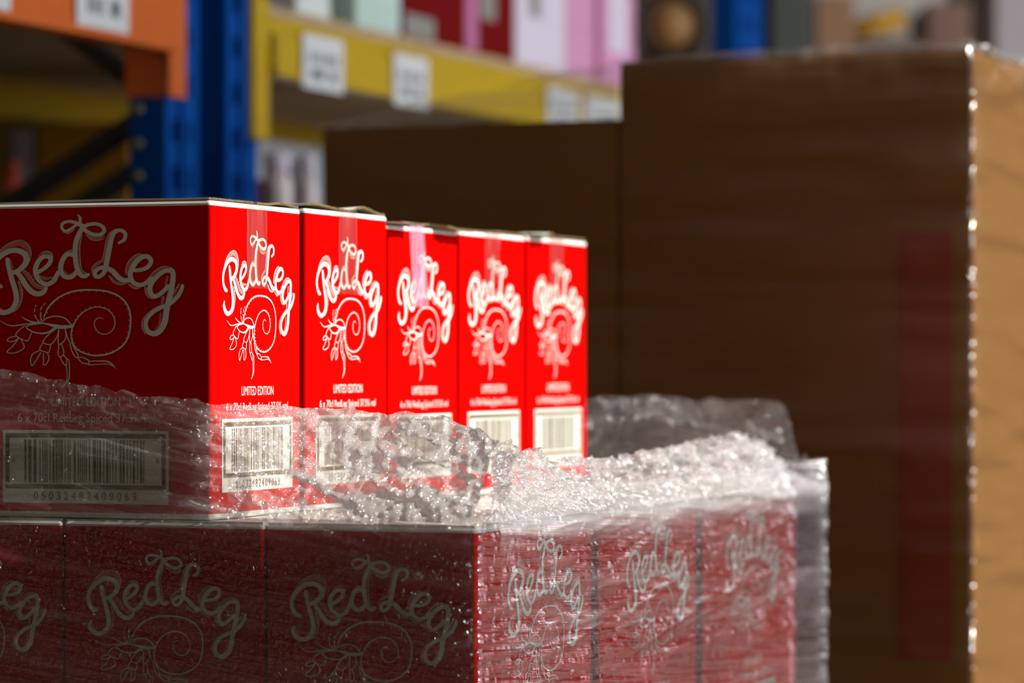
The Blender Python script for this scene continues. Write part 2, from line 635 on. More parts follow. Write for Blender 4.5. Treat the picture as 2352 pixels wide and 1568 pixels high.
def artwork():
    """hand lettering above a hermit crab, traced in sketch units (x right, y down)"""
    g = Flat()

    def s(p, w, mi=0, n=6, lift=None):
        g.ribbon([(x, -y) for x, y in p], w, mi, n, True, lift)
    # hatched drop shade and its outline
    shade = [
        ([(150, 590), (210, 490), (300, 420), (400, 400), (470, 430), (512, 490), (515, 570)], [10, 40, 60, 62, 60, 46, 10]),
        ([(610, 550), (660, 515), (710, 505), (750, 525), (765, 570)], [8, 30, 34, 28, 8]),
        ([(845, 610), (875, 550), (925, 505), (975, 500)], [8, 30, 34, 30]),
        ([(1065, 320), (1045, 450), (1050, 600), (1070, 715), (1110, 755)], [22, 18, 18, 18, 10]),
        ([(1298, 600), (1325, 500), (1345, 390), (1375, 300), (1425, 262)], [24, 26, 24, 24, 8]),
        ([(1205, 780), (1195, 700), (1240, 645), (1300, 612)], [20, 34, 36, 24]),
        ([(1360, 780), (1410, 840), (1470, 868), (1540, 868)], [14, 36, 34, 10]),
        ([(1550, 760), (1560, 690), (1598, 610), (1650, 560), (1700, 540)], [30, 40, 42, 34, 10]),
        ([(1560, 870), (1620, 915), (1690, 912)], [12, 30, 10]),
        ([(1770, 830), (1845, 745), (1910, 705), (1975, 695)], [14, 36, 34, 12]),
        ([(1745, 910), (1758, 980), (1790, 1025), (1830, 1040)], [18, 32, 26, 8]),
        ([(1970, 800), (1950, 900)], 26),
        ([(1925, 1030), (1915, 1110)], 34),
        ([(1890, 1130), (1800, 1195), (1735, 1275), (1718, 1360), (1750, 1440)], [22, 34, 36, 34, 10]),
        ([(1900, 1210), (1885, 1330), (1835, 1400)], [18, 26, 10]),
        ([(2092, 885), (2050, 970), (2015, 1050)], [12, 28, 16]),
        ([(398, 840), (425, 930), (428, 1020), (395, 1120), (345, 1180)], [20, 34, 32, 28, 8]),
        ([(450, 720), (510, 790), (565, 870), (640, 915), (690, 905)], [24, 44, 44, 40, 10]),
        ([(148, 800), (175, 845), (225, 868)], [10, 26, 10]),
        ([(150, 1040), (180, 1120), (240, 1165)], [12, 30, 10]),
        ([(305, 575), (330, 640), (345, 705)], [18, 22, 12]),
        ([(1115, 300), (1170, 345), (1240, 358), (1312, 330)], [10, 40, 44, 14]),
        ([(880, 268), (935, 282), (995, 240)], [10, 22, 10]),
        ([(620, 770), (690, 805), (760, 790)], [20, 44, 16]),
        ([(890, 720), (930, 765), (975, 745)], [12, 26, 12]),
    ]
    for i, (p, w) in enumerate(shade):
        s(p, w, 1, 5, i * 3e-6)
    letters = [
        # R
        ([(215, 893), (165, 880), (122, 812), (108, 730), (132, 640), (200, 550), (290, 490), (380, 478), (455, 510), (487, 570), (475, 630), (430, 685), (380, 722), (320, 738)], [36, 48, 50, 50, 54, 58, 60, 62, 66, 66, 60, 52, 48]),
        ([(385, 728), (430, 790), (485, 885), (545, 955), (610, 980), (665, 962), (698, 915)], [50, 56, 60, 60, 58, 54, 40]),
        ([(283, 580), (292, 650), (315, 750), (342, 850), (370, 950), (378, 1040), (355, 1120), (300, 1176), (220, 1190), (155, 1150), (125, 1090), (142, 1032)], [44, 50, 54, 56, 58, 58, 56, 56, 58, 56, 46, 24]),
        # e
        ([(600, 738), (675, 690), (732, 630), (745, 575), (705, 550), (645, 570), (598, 640), (582, 720), (606, 800), (655, 852), (710, 870), (768, 840), (800, 790), (825, 735)], [42, 44, 46, 48, 46, 50, 54, 54, 52, 50, 50, 52, 52, 44]),
        # d
        ([(985, 538), (930, 530), (885, 570), (858, 640), (852, 710), (880, 770), (935, 795), (985, 775), (1015, 735)], [48, 50, 52, 54, 54, 52, 52, 50, 44]),
        ([(1085, 228), (1042, 310), (1012, 400), (1004, 500), (1010, 600), (1026, 690), (1055, 758), (1100, 785), (1140, 765)], [50, 52, 52, 52, 52, 52, 50, 46, 40]),
        ([(1036, 82), (1058, 120), (1056, 172)], [14, 32, 32]),
        ([(1090, 215), (1010, 172), (930, 156), (872, 180), (864, 228), (902, 265), (958, 242), (1022, 192)], [52, 40, 34, 32, 32, 32, 32, 30]),
        ([(1085, 225), (1150, 195), (1230, 190), (1290, 218), (1312, 268), (1272, 310), (1200, 310), (1132, 275), (1095, 240)], [50, 40, 38, 40, 42, 42, 42, 42, 44]),
        # L
        ([(1468, 408), (1520, 375), (1535, 320), (1510, 277), (1460, 266), (1410, 300), (1385, 370), (1365, 470), (1348, 570), (1330, 672)], [30, 38, 40, 40, 42, 50, 54, 56, 56, 54]),
        ([(1345, 690), (1270, 690), (1222, 725), (1216, 775), (1252, 792), (1300, 758), (1336, 700), (1400, 728), (1450, 788), (1510, 832), (1580, 832)], [48, 44, 44, 44, 46, 46, 52, 56, 58, 56, 50]),
        # e
        ([(1600, 722), (1690, 718), (1762, 690), (1800, 630), (1780, 577), (1720, 568), (1650, 620), (1604, 700), (1585, 770), (1602, 840), (1650, 880), (1712, 885), (1770, 852), (1808, 815)], [40, 44, 46, 48, 50, 54, 56, 54, 54, 50, 48, 48, 48, 48]),
        # g
        ([(2025, 735), (1960, 728), (1885, 772), (1812, 860), (1788, 940), (1816, 1008), (1858, 1015), (1920, 972), (1980, 905)], [50, 48, 50, 52, 54, 50, 48, 48, 46]),
        ([(2008, 720), (2030, 765), (2026, 850), (2010, 950), (1986, 1060), (1962, 1180), (1945, 1300), (1905, 1390), (1845, 1438), (1778, 1420), (1748, 1350), (1762, 1270), (1830, 1190), (1920, 1138), (2000, 1098), (2070, 1030), (2115, 950), (2126, 900)], [50, 54, 56, 56, 58, 60, 62, 64, 62, 52, 42, 40, 42, 44, 46, 46, 42, 36]),
    ]
    lines = [
        [(130, 620), (170, 520), (240, 440), (330, 380), (420, 362), (490, 395), (530, 460), (538, 530), (520, 600)],
        [(640, 510), (700, 490), (750, 510), (770, 560)],
        [(848, 600), (880, 540), (930, 492), (975, 480)],
        [(1078, 310), (1055, 450), (1060, 600), (1080, 715), (1130, 752)],
        [(1288, 600), (1310, 500), (1330, 380), (1370, 290), (1430, 252)],
        [(1192, 770), (1180, 690), (1230, 632), (1290, 600)],
        [(1365, 785), (1415, 860), (1480, 884), (1545, 872)],
        [(1532, 760), (1540, 680), (1580, 600), (1640, 547), (1690, 530)],
        [(1565, 880), (1630, 932), (1695, 915)],
        [(1755, 830), (1830, 738), (1900, 690), (1970, 682), (2015, 700)],
        [(1733, 910), (1745, 985), (1780, 1035), (1835, 1045)],
        [(1900, 1115), (1800, 1178), (1718, 1270), (1703, 1360), (1740, 1445)],
        [(2090, 880), (2035, 975), (2008, 1065)],
        [(405, 830), (438, 920), (444, 1020), (405, 1130), (345, 1190)],
        [(455, 700), (525, 765), (580, 855), (650, 895), (690, 890)],
        [(1120, 310), (1170, 366), (1240, 381), (1312, 360)],
        [(875, 275), (935, 293), (1000, 245)],
    ]
    for p in lines:
        s(p, 6, 0, 5, 1.1e-4)
        inn = np.concatenate([catmull(q, 3) for q, _ in letters])
        # hatch ticks across the shade
        C = catmull([(x, y) for x, y in p], 7)
        T = np.gradient(C, axis=0)
        for i in range(2, len(C) - 2, 3):
            t = T[i] / (np.linalg.norm(T[i]) + 1e-9)
            nn = np.array([-t[1], t[0]])
            da = np.min(np.linalg.norm(inn - (C[i] + nn * 24), axis=1))
            db = np.min(np.linalg.norm(inn - (C[i] - nn * 24), axis=1))
            for sg in ((1,) if da < db else (-1,)):
                q = C[i] + nn * 24 * sg
                s([tuple(C[i]), tuple(q)], 3.0, 0, 6, 1.3e-4)
    g.k = 8
    for p, w in letters:
        s(p, w, 0, 6)

    def B(p):
        return [(650 + (x - 460) * 0.80, 1295 + (y - 580) * 0.815) for x, y in p]
    shell = [(485, 545), (510, 470), (560, 370), (640, 285), (740, 215), (870, 165), (1000, 145), (1150, 145), (1300, 160), (1430, 205), (1530, 275), (1600, 380), (1630, 500), (1632, 620), (1615, 750), (1570, 870), (1480, 965), (1360, 1030), (1230, 1058), (1110, 1052), (1000, 1015), (920, 960), (875, 880), (855, 790), (860, 700), (880, 640), (920, 560), (980, 480), (1060, 420), (1150, 388), (1240, 385), (1330, 420), (1390, 480), (1425, 560), (1425, 640), (1390, 715), (1320, 758), (1240, 750), (1185, 700), (1160, 630), (1170, 575), (1210, 535), (1250, 535), (1278, 555)]
    s(B(shell), [10, 14, 18, 20, 20, 20, 20, 20, 20, 20, 18, 18, 18, 18, 18, 18, 18, 18, 18, 16, 16, 16, 16, 16, 14, 14, 14, 14, 14, 12, 12, 12, 12, 11, 11, 10, 10, 10, 9, 9, 8, 8, 8, 4], 0, 6)
    C = catmull(B(shell), 6)
    T = np.gradient(C, axis=0)
    for i in range(8, len(C) - 8, 4):
        t = T[i] / (np.linalg.norm(T[i]) + 1e-9)
        inw = np.array([-t[1], t[0]])          # towards the shell's middle
        late = i > 24 * 6
        ln = 26 if not late else 22
        sg = 1 if not late else -1
        if late and i > 33 * 6:
            ln = 12
        q = C[i] + inw * ln * sg - t * ln * 0.55
        s([tuple(C[i]), tuple(q)], [8, 2], 0, 6, 9.5e-4)
    crab = [
        ([(470, 585), (530, 535), (620, 510), (710, 515), (780, 545), (830, 600), (872, 655)], [8, 14, 14, 14, 14, 14, 14]),
        ([(440, 598), (540, 618), (640, 645), (740, 660), (872, 650)], [14, 20, 40, 44, 30]),
        ([(455, 605), (340, 622), (255, 655), (320, 715), (430, 745), (540, 738), (610, 692), (665, 658)], [18, 14, 12, 16, 18, 22, 24, 20]),
        ([(190, 508), (250, 550), (330, 585), (440, 600)], [4, 14, 18, 18]),
        ([(-102, 562), (20, 632), (120, 636), (230, 618), (400, 602)], [5, 12, 14, 14, 14]),
        ([(235, 640), (160, 700), (115, 770), (180, 820), (260, 850), (288, 832), (325, 740)], 11),
        ([(115, 790), (50, 800), (0, 838), (30, 865), (100, 850), (150, 815)], 11),
        ([(155, 815), (80, 920), (0, 1005), (60, 1025), (150, 1005), (225, 950), (212, 880), (182, 830)], 11),
        ([(665, 675), (570, 750), (480, 865), (560, 905), (620, 870), (672, 780), (690, 680)], 11),
        ([(475, 885), (435, 970), (500, 1005), (555, 1015), (575, 960), (575, 905)], 11),
        ([(430, 990), (350, 1030), (315, 1110), (332, 1200), (385, 1130), (450, 1020)], 11),
        ([(485, 1030), (487, 1110), (485, 1188), (530, 1170), (560, 1090), (540, 1025)], 11),
        ([(690, 680), (685, 780), (685, 895), (740, 880), (785, 800), (775, 680)], 11),
        ([(690, 905), (685, 1040), (710, 1080), (755, 1040), (745, 950), (720, 895)], 11),
        ([(710, 1085), (745, 1160), (785, 1195), (795, 1110), (755, 1055)], 11),
        ([(790, 1200), (800, 1300), (795, 1400), (740, 1505)], [10, 9, 9, 4]),
        ([(800, 1110), (825, 1120), (832, 1250), (820, 1400), (740, 1505)], [9, 9, 10, 14, 4]),
        ([(775, 680), (800, 790), (845, 890)], 11),
        ([(840, 905), (870, 1010), (920, 1085), (945, 1060), (900, 960), (862, 880)], 11),
        ([(940, 1095), (1000, 1160), (1085, 1175), (1085, 1130), (1020, 1090), (950, 1085)], 11),
        ([(1085, 1140), (1220, 1135), (1340, 1145), (1400, 1190), (1445, 1240)], [9, 12, 16, 14, 4]),
        ([(1085, 1190), (1200, 1185), (1300, 1175), (1400, 1200), (1445, 1240)], [10, 9, 9, 9, 4]),
        ([(395, 350), (375, 375)], 9), ([(370, 400), (368, 450)], 11), ([(372, 485), (392, 535)], 12), ([(405, 550), (430, 585)], 14),
        ([(515, 328), (485, 352)], 9), ([(465, 375), (452, 418)], 12), ([(450, 455), (452, 520)], 15), ([(458, 540), (462, 580)], 16),
    ]
    for p, w in crab:
        s(B(p), w, 0, 5)
    V = np.array(g.v)
    V[:, 0] = (V[:, 0] - 1117) / 2065.0       # width 1
    V[:, 1] = (V[:, 1] + 80) / 1390.0         # 0 at the bow tip, -1 at the foot of the g
    return V, g.f, g.m


ART_V, ART_F, ART_M = artwork()
EAN = '05032482409069'
_r = random.Random(5)
BARS = []
_x = 0
while _x < 118:
    w = _r.choice((1, 1, 1, 2, 2, 3))
    BARS.append((_x, w))
    _x += w + _r.choice((1, 1, 2, 2, 3))
BARN = _x


def flat_logo(w, h):
    V = ART_V * np.array([w, h, 1.0])
    V[:, 2] += 0.0
    return [tuple(v) for v in V], ART_F, ART_M


def text_flat(s, width, height):
    g = Flat()
    V, Fc = text_geo(s, width, height)
    g.add_mesh(V, Fc)
    return g.v, g.f, g.m


def panel_flat(pw, ph):
    """cream panel with bearer bars, bar code and its number; origin at the top centre"""
    g = Flat()
    g.quad(-pw / 2, -ph, pw / 2, 0, 0, 0.0)
    t = 0.0042
    x0, x1, y1, y0 = -pw / 2 + 0.003, pw / 2 - 0.003, -0.003, -ph + 0.0135
    L1 = 2.2e-4
    g.quad(x0, y1 - t, x1, y1, 1, L1)
    g.quad(x0, y0, x1, y0 + t, 1, L1)
    g.quad(x0, y0 + t, x0 + t, y1 - t, 1, L1)
    g.quad(x1 - t, y0 + t, x1, y1 - t, 1, L1)
    ux = (pw * 0.735) / BARN
    for b, w in BARS:
        a = -pw * 0.735 / 2 + b * ux
        g.quad(a, y0 + t + 0.0018, a + w * ux, y1 - t - 0.0018, 1, L1)
    for sg in (-1, 1):
        cx = sg * pw * 0.435
        g.quad(cx - 0.0013, y0 + 0.024, cx - 0.0007, y0 + 0.030, 1, L1)
        g.quad(cx + 0.0007, y0 + 0.024, cx + 0.0013, y0 + 0.030, 1, L1)
        g.quad(cx - 0.0013, y0 + 0.0266, cx + 0.0013, y0 + 0.0274, 1, L1)
    n = len(EAN)
    dw = pw * 0.64
    for i, ch in enumerate(EAN):
        V, Fc = text_geo(ch, 0.0046 if ch != '1' else 0.003, 0.0080)
        V = V + np.array([-dw / 2 + dw * (i + 0.5) / n, -ph + 0.0032])
        g.add_mesh(V, Fc, 1, L1)
    return g.v, g.f, g.m


L_, W_ = 0.315, 0.207


def on_face(flat, face, a0, b0, lift, mats, name):
    V, Fc, mi = flat
    P = []
    for a, b, o in V:
        a, b, o = a + a0, b + b0, o + lift
        if face == 'long':
            P.append((a, -W_ / 2 - o, b))
        elif face == 'right':
            P.append((L_ / 2 + o, a, b))
        else:
            P.append((-L_ / 2 - o, -a, b))
    return mesh_np(name, P, Fc, mats, mi)


def print_set(face):
    """the meshes of the print on one face"""
    if face == 'long':
        dx = 0.027
        art = on_face(flat_logo(0.2078, 0.1153), face, dx, H - 0.0136, 0.0004, [M['ink'], M['pink_ink']], 'logo')
        t1 = on_face(text_flat('LIMITED EDITION', 0.0725, 0.0088), face, dx, H - 0.1945, 0.0004, [M['ink']], 'edition_text')
        t2 = on_face(text_flat('6 x 70cl RedLeg Spiced 37.5% vol', 0.146, 0.0085), face, dx, H - 0.2095, 0.0004, [M['ink']], 'contents_text')
        pn = on_face(panel_flat(0.176, 0.0690), face, dx - 0.001, H - 0.2175, 0.0004, [M['ink'], M['dark_ink']], 'barcode_panel')
    else:
        art = on_face(flat_logo(0.1674, 0.1005), face, 0.004, H - 0.0272, 0.0004, [M['ink'], M['pink_ink']], 'logo')
        t1 = on_face(text_flat('LIMITED EDITION', 0.0735, 0.0090), face, 0.001, H - 0.1845, 0.0004, [M['ink']], 'edition_text')
        t2 = on_face(text_flat('6 x 70cl RedLeg Spiced 37.5% vol', 0.142, 0.0074), face, 0.001, H - 0.1985, 0.0004, [M['ink']], 'contents_text')
        pn = on_face(panel_flat(0.163, 0.0690), face, 0.002, H - 0.2065, 0.0004, [M['ink'], M['dark_ink']], 'barcode_panel')
    return {'logo': art, 'edition_text': t1, 'contents_text': t2, 'barcode_panel': pn}


PR = {f: print_set(f) for f in ('long', 'right', 'left')}
for f in PR:
    for k, me in PR[f].items():
        me.name = k


# ------------------------------------------------------------------ cartons
def carton_body_mesh(bulge, seed):
    """rounded upright corners, faintly bowed panels, closed at both ends"""
    HB = H - 0.0023
    r = 0.0028
    ring = []
    corners = [(1, -1, -90), (1, 1, 0), (-1, 1, 90), (-1, -1, 180)]
    for sx_, sy_, a0 in corners:
        cx, cy = sx_ * (L_ / 2 - r), sy_ * (W_ / 2 - r)
        for k in range(4):
            a = math.radians(a0 + 90 * k / 3)
            ring.append((cx + r * math.cos(a), cy + r * math.sin(a)))
        # points along the panel that follows
        nx = corners[(corners.index((sx_, sy_, a0)) + 1) % 4]
        ex, ey = nx[0] * (L_ / 2 - r), nx[1] * (W_ / 2 - r)
        sxp, syp = ring[-1]
        a1 = math.radians(nx[2])
        exp, eyp = ex + r * math.cos(a1), ey + r * math.sin(a1)
        for k in range(1, 8):
            ring.append((sxp + (exp - sxp) * k / 8, syp + (eyp - syp) * k / 8))
    zs = [0.0, 0.0015, 0.006, 0.04, 0.09, 0.15, 0.21, 0.26, HB - 0.008, HB - 0.0025, HB]
    V, Fc = [], []
    n = len(ring)
    for j, z in enumerate(zs):
        ins = 0.0012 if j in (0, len(zs) - 1) else 0.0
        for i, (x, y) in enumerate(ring):
            t = math.sin(math.pi * min(max(z / HB, 0), 1))
            fx = math.cos(math.pi * x / L_) if abs(abs(y) - W_ / 2) < 0.001 else 0
            fy = math.cos(math.pi * y / W_) if abs(abs(x) - L_ / 2) < 0.001 else 0
            bx = math.copysign(bulge * t * fy, x)
            by = math.copysign(bulge * t * fx, y)
            V.append((x - math.copysign(ins, x) + bx, y - math.copysign(ins, y) + by, z))
    for j in range(len(zs) - 1):
        for i in range(n):
            Fc.append((j * n + i, j * n + (i + 1) % n, (j + 1) * n + (i + 1) % n, (j + 1) * n + i))
    Fc.append(tuple(range(n))[::-1])
    Fc.append(tuple((len(zs) - 1) * n + i for i in range(n)))
    me = mesh_np('carton_body', V, Fc, [M['red']])
    return me


def flap_mesh(side, seed, over=None, lift=None, jag=0.0016, thick=0.0020):
    """one outer top flap: folds at the long edge, its cut ends and middle edge show the fluted core.
    over(t), lift(t): how far the right-hand end stands out and up, t = 0 at the near edge .. 1 at the far edge of the carton"""
    rr = random.Random(seed)
    nx, ny = 10, 22
    y0, y1 = (-W_ / 2 + 0.001, -0.001) if side < 0 else (0.001, W_ / 2 - 0.001)
    top, bot = [], []
    for j in range(ny + 1):
        fy = j / ny
        y = y0 + (y1 - y0) * fy
        t = (y + W_ / 2) / W_
        e = (over(t) if over else 0.0) + rr.uniform(-jag, jag)
        lf = lift(t) if lift else 0.0
        le = rr.uniform(-jag, jag)
        for i in range(nx + 1):
            fx = i / nx
            x = -L_ / 2 + 0.0015 + le * (1 - fx) ** 4 + (L_ - 0.003 + e) * fx
            z = lf * fx ** 3 + 0.0006 * math.sin(9 * fx + seed)
            if e > 0.002 and i == nx:
                        z -= e * 0.12
            top.append((x, y, z + thick + rr.uniform(0, 0.0002)))
            bot.append((x, y, z))
    V = top + bot
    n = nx + 1
    N0 = len(top)
    Fc, mi = [], []
    for j in range(ny):
        for i in range(nx):
            a = j * n + i
            Fc.append((a, a + 1, a + n + 1, a + n)); mi.append(0)
            Fc.append((N0 + a, N0 + a + n, N0 + a + n + 1, N0 + a + 1)); mi.append(1)
    rim = [j * n for j in range(ny, -1, -1)], [j * n + nx for j in range(ny + 1)], list(range(n)), [ny * n + i for i in range(nx, -1, -1)]
    for e, edge in enumerate(rim):
        for a, b in zip(edge[:-1], edge[1:]):
            Fc.append((a, N0 + a, N0 + b, b))
            fold = (e == 2 and side < 0) or (e == 3 and side > 0)
            mi.append(0 if fold else 1)
    return mesh_np('top_flap', V, Fc, [M['liner'], M['kraft_edge']], mi)


BODY = [carton_body_mesh(0.0001, 1), carton_body_mesh(0.0, 2), carton_body_mesh(-0.0004, 3)]
FLAP = {-1: flap_mesh(-1, 3, None, None, 0.0004), 1: flap_mesh(1, 4, None, None, 0.0004)}
for _f in FLAP.values():
    _f.materials[1] = M['liner']

tape_m, nt, N, LK = new_mat('clear_packing_tape')
_o = N.new('ShaderNodeOutputMaterial')
_t = N.new('ShaderNodeBsdfTransparent')
_t.inputs[0].default_value = (0.93, 0.90, 0.88, 1)
_d = N.new('ShaderNodeBsdfDiffuse')
_d.inputs[0].default_value = (0.33, 0.16, 0.15, 1)
_g = N.new('ShaderNodeBsdfGlossy')
_g.inputs['Roughness'].default_value = 0.16
_tc = N.new('ShaderNodeTexCoord')
_mp = N.new('ShaderNodeMapping')
_mp.inputs['Scale'].default_value = (160, 160, 18)
_nz = N.new('ShaderNodeTexNoise')
_nz.inputs['Detail'].default_value = 4
_nz.inputs['Scale'].default_value = 1
LK.new(_tc.outputs['Object'], _mp.inputs[0])
LK.new(_mp.outputs[0], _nz.inputs['Vector'])
_mr = N.new('ShaderNodeMapRange')
_mr.inputs[1].default_value = 0.35
_mr.inputs[2].default_value = 0.7
_mr.inputs[3].default_value = 0.08
_mr.inputs[4].default_value = 0.30
LK.new(_nz.outputs[0], _mr.inputs[0])
_bp = N.new('ShaderNodeBump')
_bp.inputs['Strength'].default_value = 0.25
_bp.inputs['Distance'].default_value = 0.001
LK.new(_nz.outputs[0], _bp.inputs['Height'])
LK.new(_bp.outputs[0], _g.inputs['Normal'])
_m1 = N.new('ShaderNodeMixShader')
LK.new(_mr.outputs[0], _m1.inputs[0])
LK.new(_t.outputs[0], _m1.inputs[1])
LK.new(_d.outputs[0], _m1.inputs[2])
_m2 = N.new('ShaderNodeMixShader')
_m2.inputs[0].default_value = 0.03
LK.new(_m1.outputs[0], _m2.inputs[1])
LK.new(_g.outputs[0], _m2.inputs[2])
LK.new(_m2.outputs[0], _o.inputs[0])
M['tape'] = tape_m


M['tape_sheen'] = tape_m.copy()  # tape copy with a sky reflection painted in as pale pink haze
for _n in M['tape_sheen'].node_tree.nodes:
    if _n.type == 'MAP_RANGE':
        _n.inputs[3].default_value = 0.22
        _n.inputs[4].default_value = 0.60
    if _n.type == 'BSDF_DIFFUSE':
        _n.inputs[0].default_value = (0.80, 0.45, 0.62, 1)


def tape_mesh(y0, y1, length, skew=0.0, pucker=0.0, seed=1, m='tape'):
    """clear tape over the top seam and down the right-hand face, with a pinked end"""
    V, Fc = [], []
    nz_, ny = 30, 16
    rr = random.Random(seed)
    for j in range(nz_ + 1):
        f = j / nz_
        for i in range(ny + 1):
            g = i / ny
            y = y0 + (y1 - y0) * g + skew * f
            zz = H + 0.0004 - f * length
            off = 0.0012 + pucker * max(0, 1 - f * 2.2) * (0.5 + 0.5 * math.sin(g * 9 + seed)) 
            if j == nz_:
                zz += 0.0012 * (i % 2)
            V.append((L_ / 2 + off, y, zz))
    n = ny + 1
    for j in range(nz_):
        for i in range(ny):
            a = j * n + i
            Fc.append((a, a + n, a + n + 1, a + 1))
    # over the top
    b = len(V)
    for i in range(ny + 1):
        V.append((L_ / 2 - 0.08, y0 + (y1 - y0) * i / ny, H + 0.0012))
    for i in range(ny):
        Fc.append((b + i, i, i + 1, b + i + 1))
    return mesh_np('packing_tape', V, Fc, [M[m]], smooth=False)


def carton(label, x, y, z, rot, faces, body=0, flaps=None, tape=None, group='red rum cartons', tilt=0.0):
    t = thing('red_carton', label, 'carton', (x, y, z), rot, group)
    t.rotation_euler = (tilt, 0, rot)
    link('carton_body', BODY[body], t)
    for s in (-1, 1):
        link('top_flap', (flaps or FLAP)[s], t, (0, 0, H - 0.0023))
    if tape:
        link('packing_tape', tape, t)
    for f in faces:
        for k, me in PR[f].items():
            link(k, me, t)
    return t


def bump1(t, c, w):
    return math.exp(-((t - c) / w) ** 2)


XR, GAP = 0.0, 0.0
Wp = 0.2066
up_labels = [
    'red carton at the near end of the top row, wide shaded front showing',
    'second red carton of the top row, counted from the near end, back flap bowed up',
    'middle red carton of the top row, sagging flaps overhanging and tape with sky sheen painted pink',
    'fourth red carton of the top row, right beside the one with painted sheen on its tape',
    'last red carton at the far end of the top row, small torn flap on top',
]
up_dz = [0.0, 0.002, -0.0035, -0.0045, -0.004]
flap_sets = [
    {-1: flap_mesh(-1, 21, None, lambda t: 0.0015), 1: flap_mesh(1, 22, None, lambda t: 0.001 + 0.002 * bump1(t, .8, .1))},
    {-1: flap_mesh(-1, 23, None, lambda t: 0.0035 * bump1(t, .15, .2) + .0005), 1: flap_mesh(1, 24, None, lambda t: 0.0055 * bump1(t, .72, .12))},
    {-1: flap_mesh(-1, 25, lambda t: 0.020 * (t < .22), lambda t: 0.0025), 1: flap_mesh(1, 26, lambda t: 0.020 * (t > .62), lambda t: 0.001 + 0.003 * bump1(t, .62, .12))},
    {-1: flap_mesh(-1, 27, None, lambda t: 0.001), 1: flap_mesh(1, 28, None, lambda t: 0.002)},
    {-1: flap_mesh(-1, 29, lambda t: 0.020 * (.03 < t < .24), lambda t: 0.005 * bump1(t, .14, .1)), 1: flap_mesh(1, 30, None, lambda t: 0.0015)},
]
tapes = [
    tape_mesh(-0.0265, 0.0205, 0.083, 0.002, 0.0006, 1),
    tape_mesh(-0.0255, 0.0215, 0.086, 0.002, 0.0012, 2),
    tape_mesh(-0.048, -0.004, 0.090, 0.016, 0.0010, 3, 'tape_sheen'),
    tape_mesh(-0.028, 0.017, 0.060, 0.0, 0.0018, 4),
    tape_mesh(-0.028, 0.017, 0.060, 0.0, 0.0004, 5),
]
UP_PX = [(485, 690), (701, 887.5), (892, 1050), (1056, 1206), (1212, 1348)]
UP_SZ = [1.0, 1.005, 0.977, 0.981, 0.984]
UP_DX = [0.0, 0.0006, 0.0004, 0.0, -0.0004]
for i in range(5):
    ya, yb = on_x(UP_PX[i][0], 900, 0).y, on_x(UP_PX[i][1], 900, 0).y
    if i == 0:
        ya = 0.0
    o = carton(up_labels[i], -L_ / 2 + UP_DX[i], (ya + yb) / 2, LEDGE + 0.0004, 0.0,
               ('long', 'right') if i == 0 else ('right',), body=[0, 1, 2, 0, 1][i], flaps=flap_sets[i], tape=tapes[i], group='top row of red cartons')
    o.scale = (1, (yb - ya) / W_, UP_SZ[i])

# lower layer: narrow ends to the front, long sides to the right
XE = 0.265
LOW = LEDGE - H - 0.0004
COLP, ROWP = 0.2095, 0.339
low_labels = {
    (0, 0): 'red carton at the near corner of the lower layer, under film',
    (1, 0): 'second red carton from the near corner of the lower layer',
    (2, 0): 'third red carton from the near corner of the lower layer, cut by the picture edge',
    (0, 1): 'red carton along the right side of the lower layer, middle of three under glinting film',
    (0, 2): 'red carton along the right side of the lower layer, farthest of three under glinting film',
    (1, 1): 'red carton inside the lower layer, behind the second front carton',
    (1, 2): 'red carton inside the lower layer, two behind the second front carton',
    (2, 1): 'red carton inside the lower layer, behind the third front carton',
    (2, 2): 'red carton inside the lower layer, two behind the third front carton',
}
for (c, r), lab in low_labels.items():
    x = XE - W_ / 2 - c * COLP
    y = -0.004 + L_ / 2 + r * ROWP + (0.0025 if (c, r) == (0, 0) else 0)
    faces = []
    if r == 0:
        faces.append('left')
    if c == 0:
        faces.append('long')
    carton(lab, x, y, LOW, math.pi / 2, faces, body=(c + r) % 3, group='lower layer of red cartons')
for k in range(2):
    carton(['red carton at the far right corner of the lower layer behind hazy film',
            'red carton inside the far row of the lower layer'][k],
           XE - 0.034 - L_ / 2 - k * (L_ + 0.003), 0.992 + 0.08, LOW, 0.0, (), body=k,
           group='lower layer of red cartons').scale = (1, 0.77, 1)


# the pallets
def pallet(label, x0, x1, y0, y1):
    t = thing('wooden_pallet', label, 'pallet', ((x0 + x1) / 2, (y0 + y1) / 2, 0), 0, 'wooden pallets')
    lx, ly = (x1 - x0) / 2, (y1 - y0) / 2
    bm_ = MB().box((-lx, -0.05, 0), (lx, 0.05, 0.022), 0.002).mesh('deck_board', M['pine'])
    for k in range(7):
        link('deck_board', bm_, t, (0, -ly + 0.05 + (2 * ly - 0.1) * k / 6, 0.1216))
    sm_ = MB().box((-0.05, -ly, 0), (0.05, ly, 0.022), 0.002).mesh('stringer_board', M['pine'])
    bl_ = MB().box((-0.05, -0.05, 0), (0.05, 0.05, 0.0776), 0.003).mesh('block', M['pine'])
    for k in range(3):
        x = -lx + 0.05 + (2 * lx - 0.1) * k / 2
        link('stringer_board', sm_, t, (x, 0, 0.0996))
        link('bottom_board', sm_, t, (x, 0, 0.0))
        for j in range(3):
            link('block', bl_, t, (x, -ly + 0.05 + (2 * ly - 0.1) * j / 2, 0.022))
    return t


pallet('wooden pallet under the red cartons', -0.72, 0.28, -0.015, 1.17)


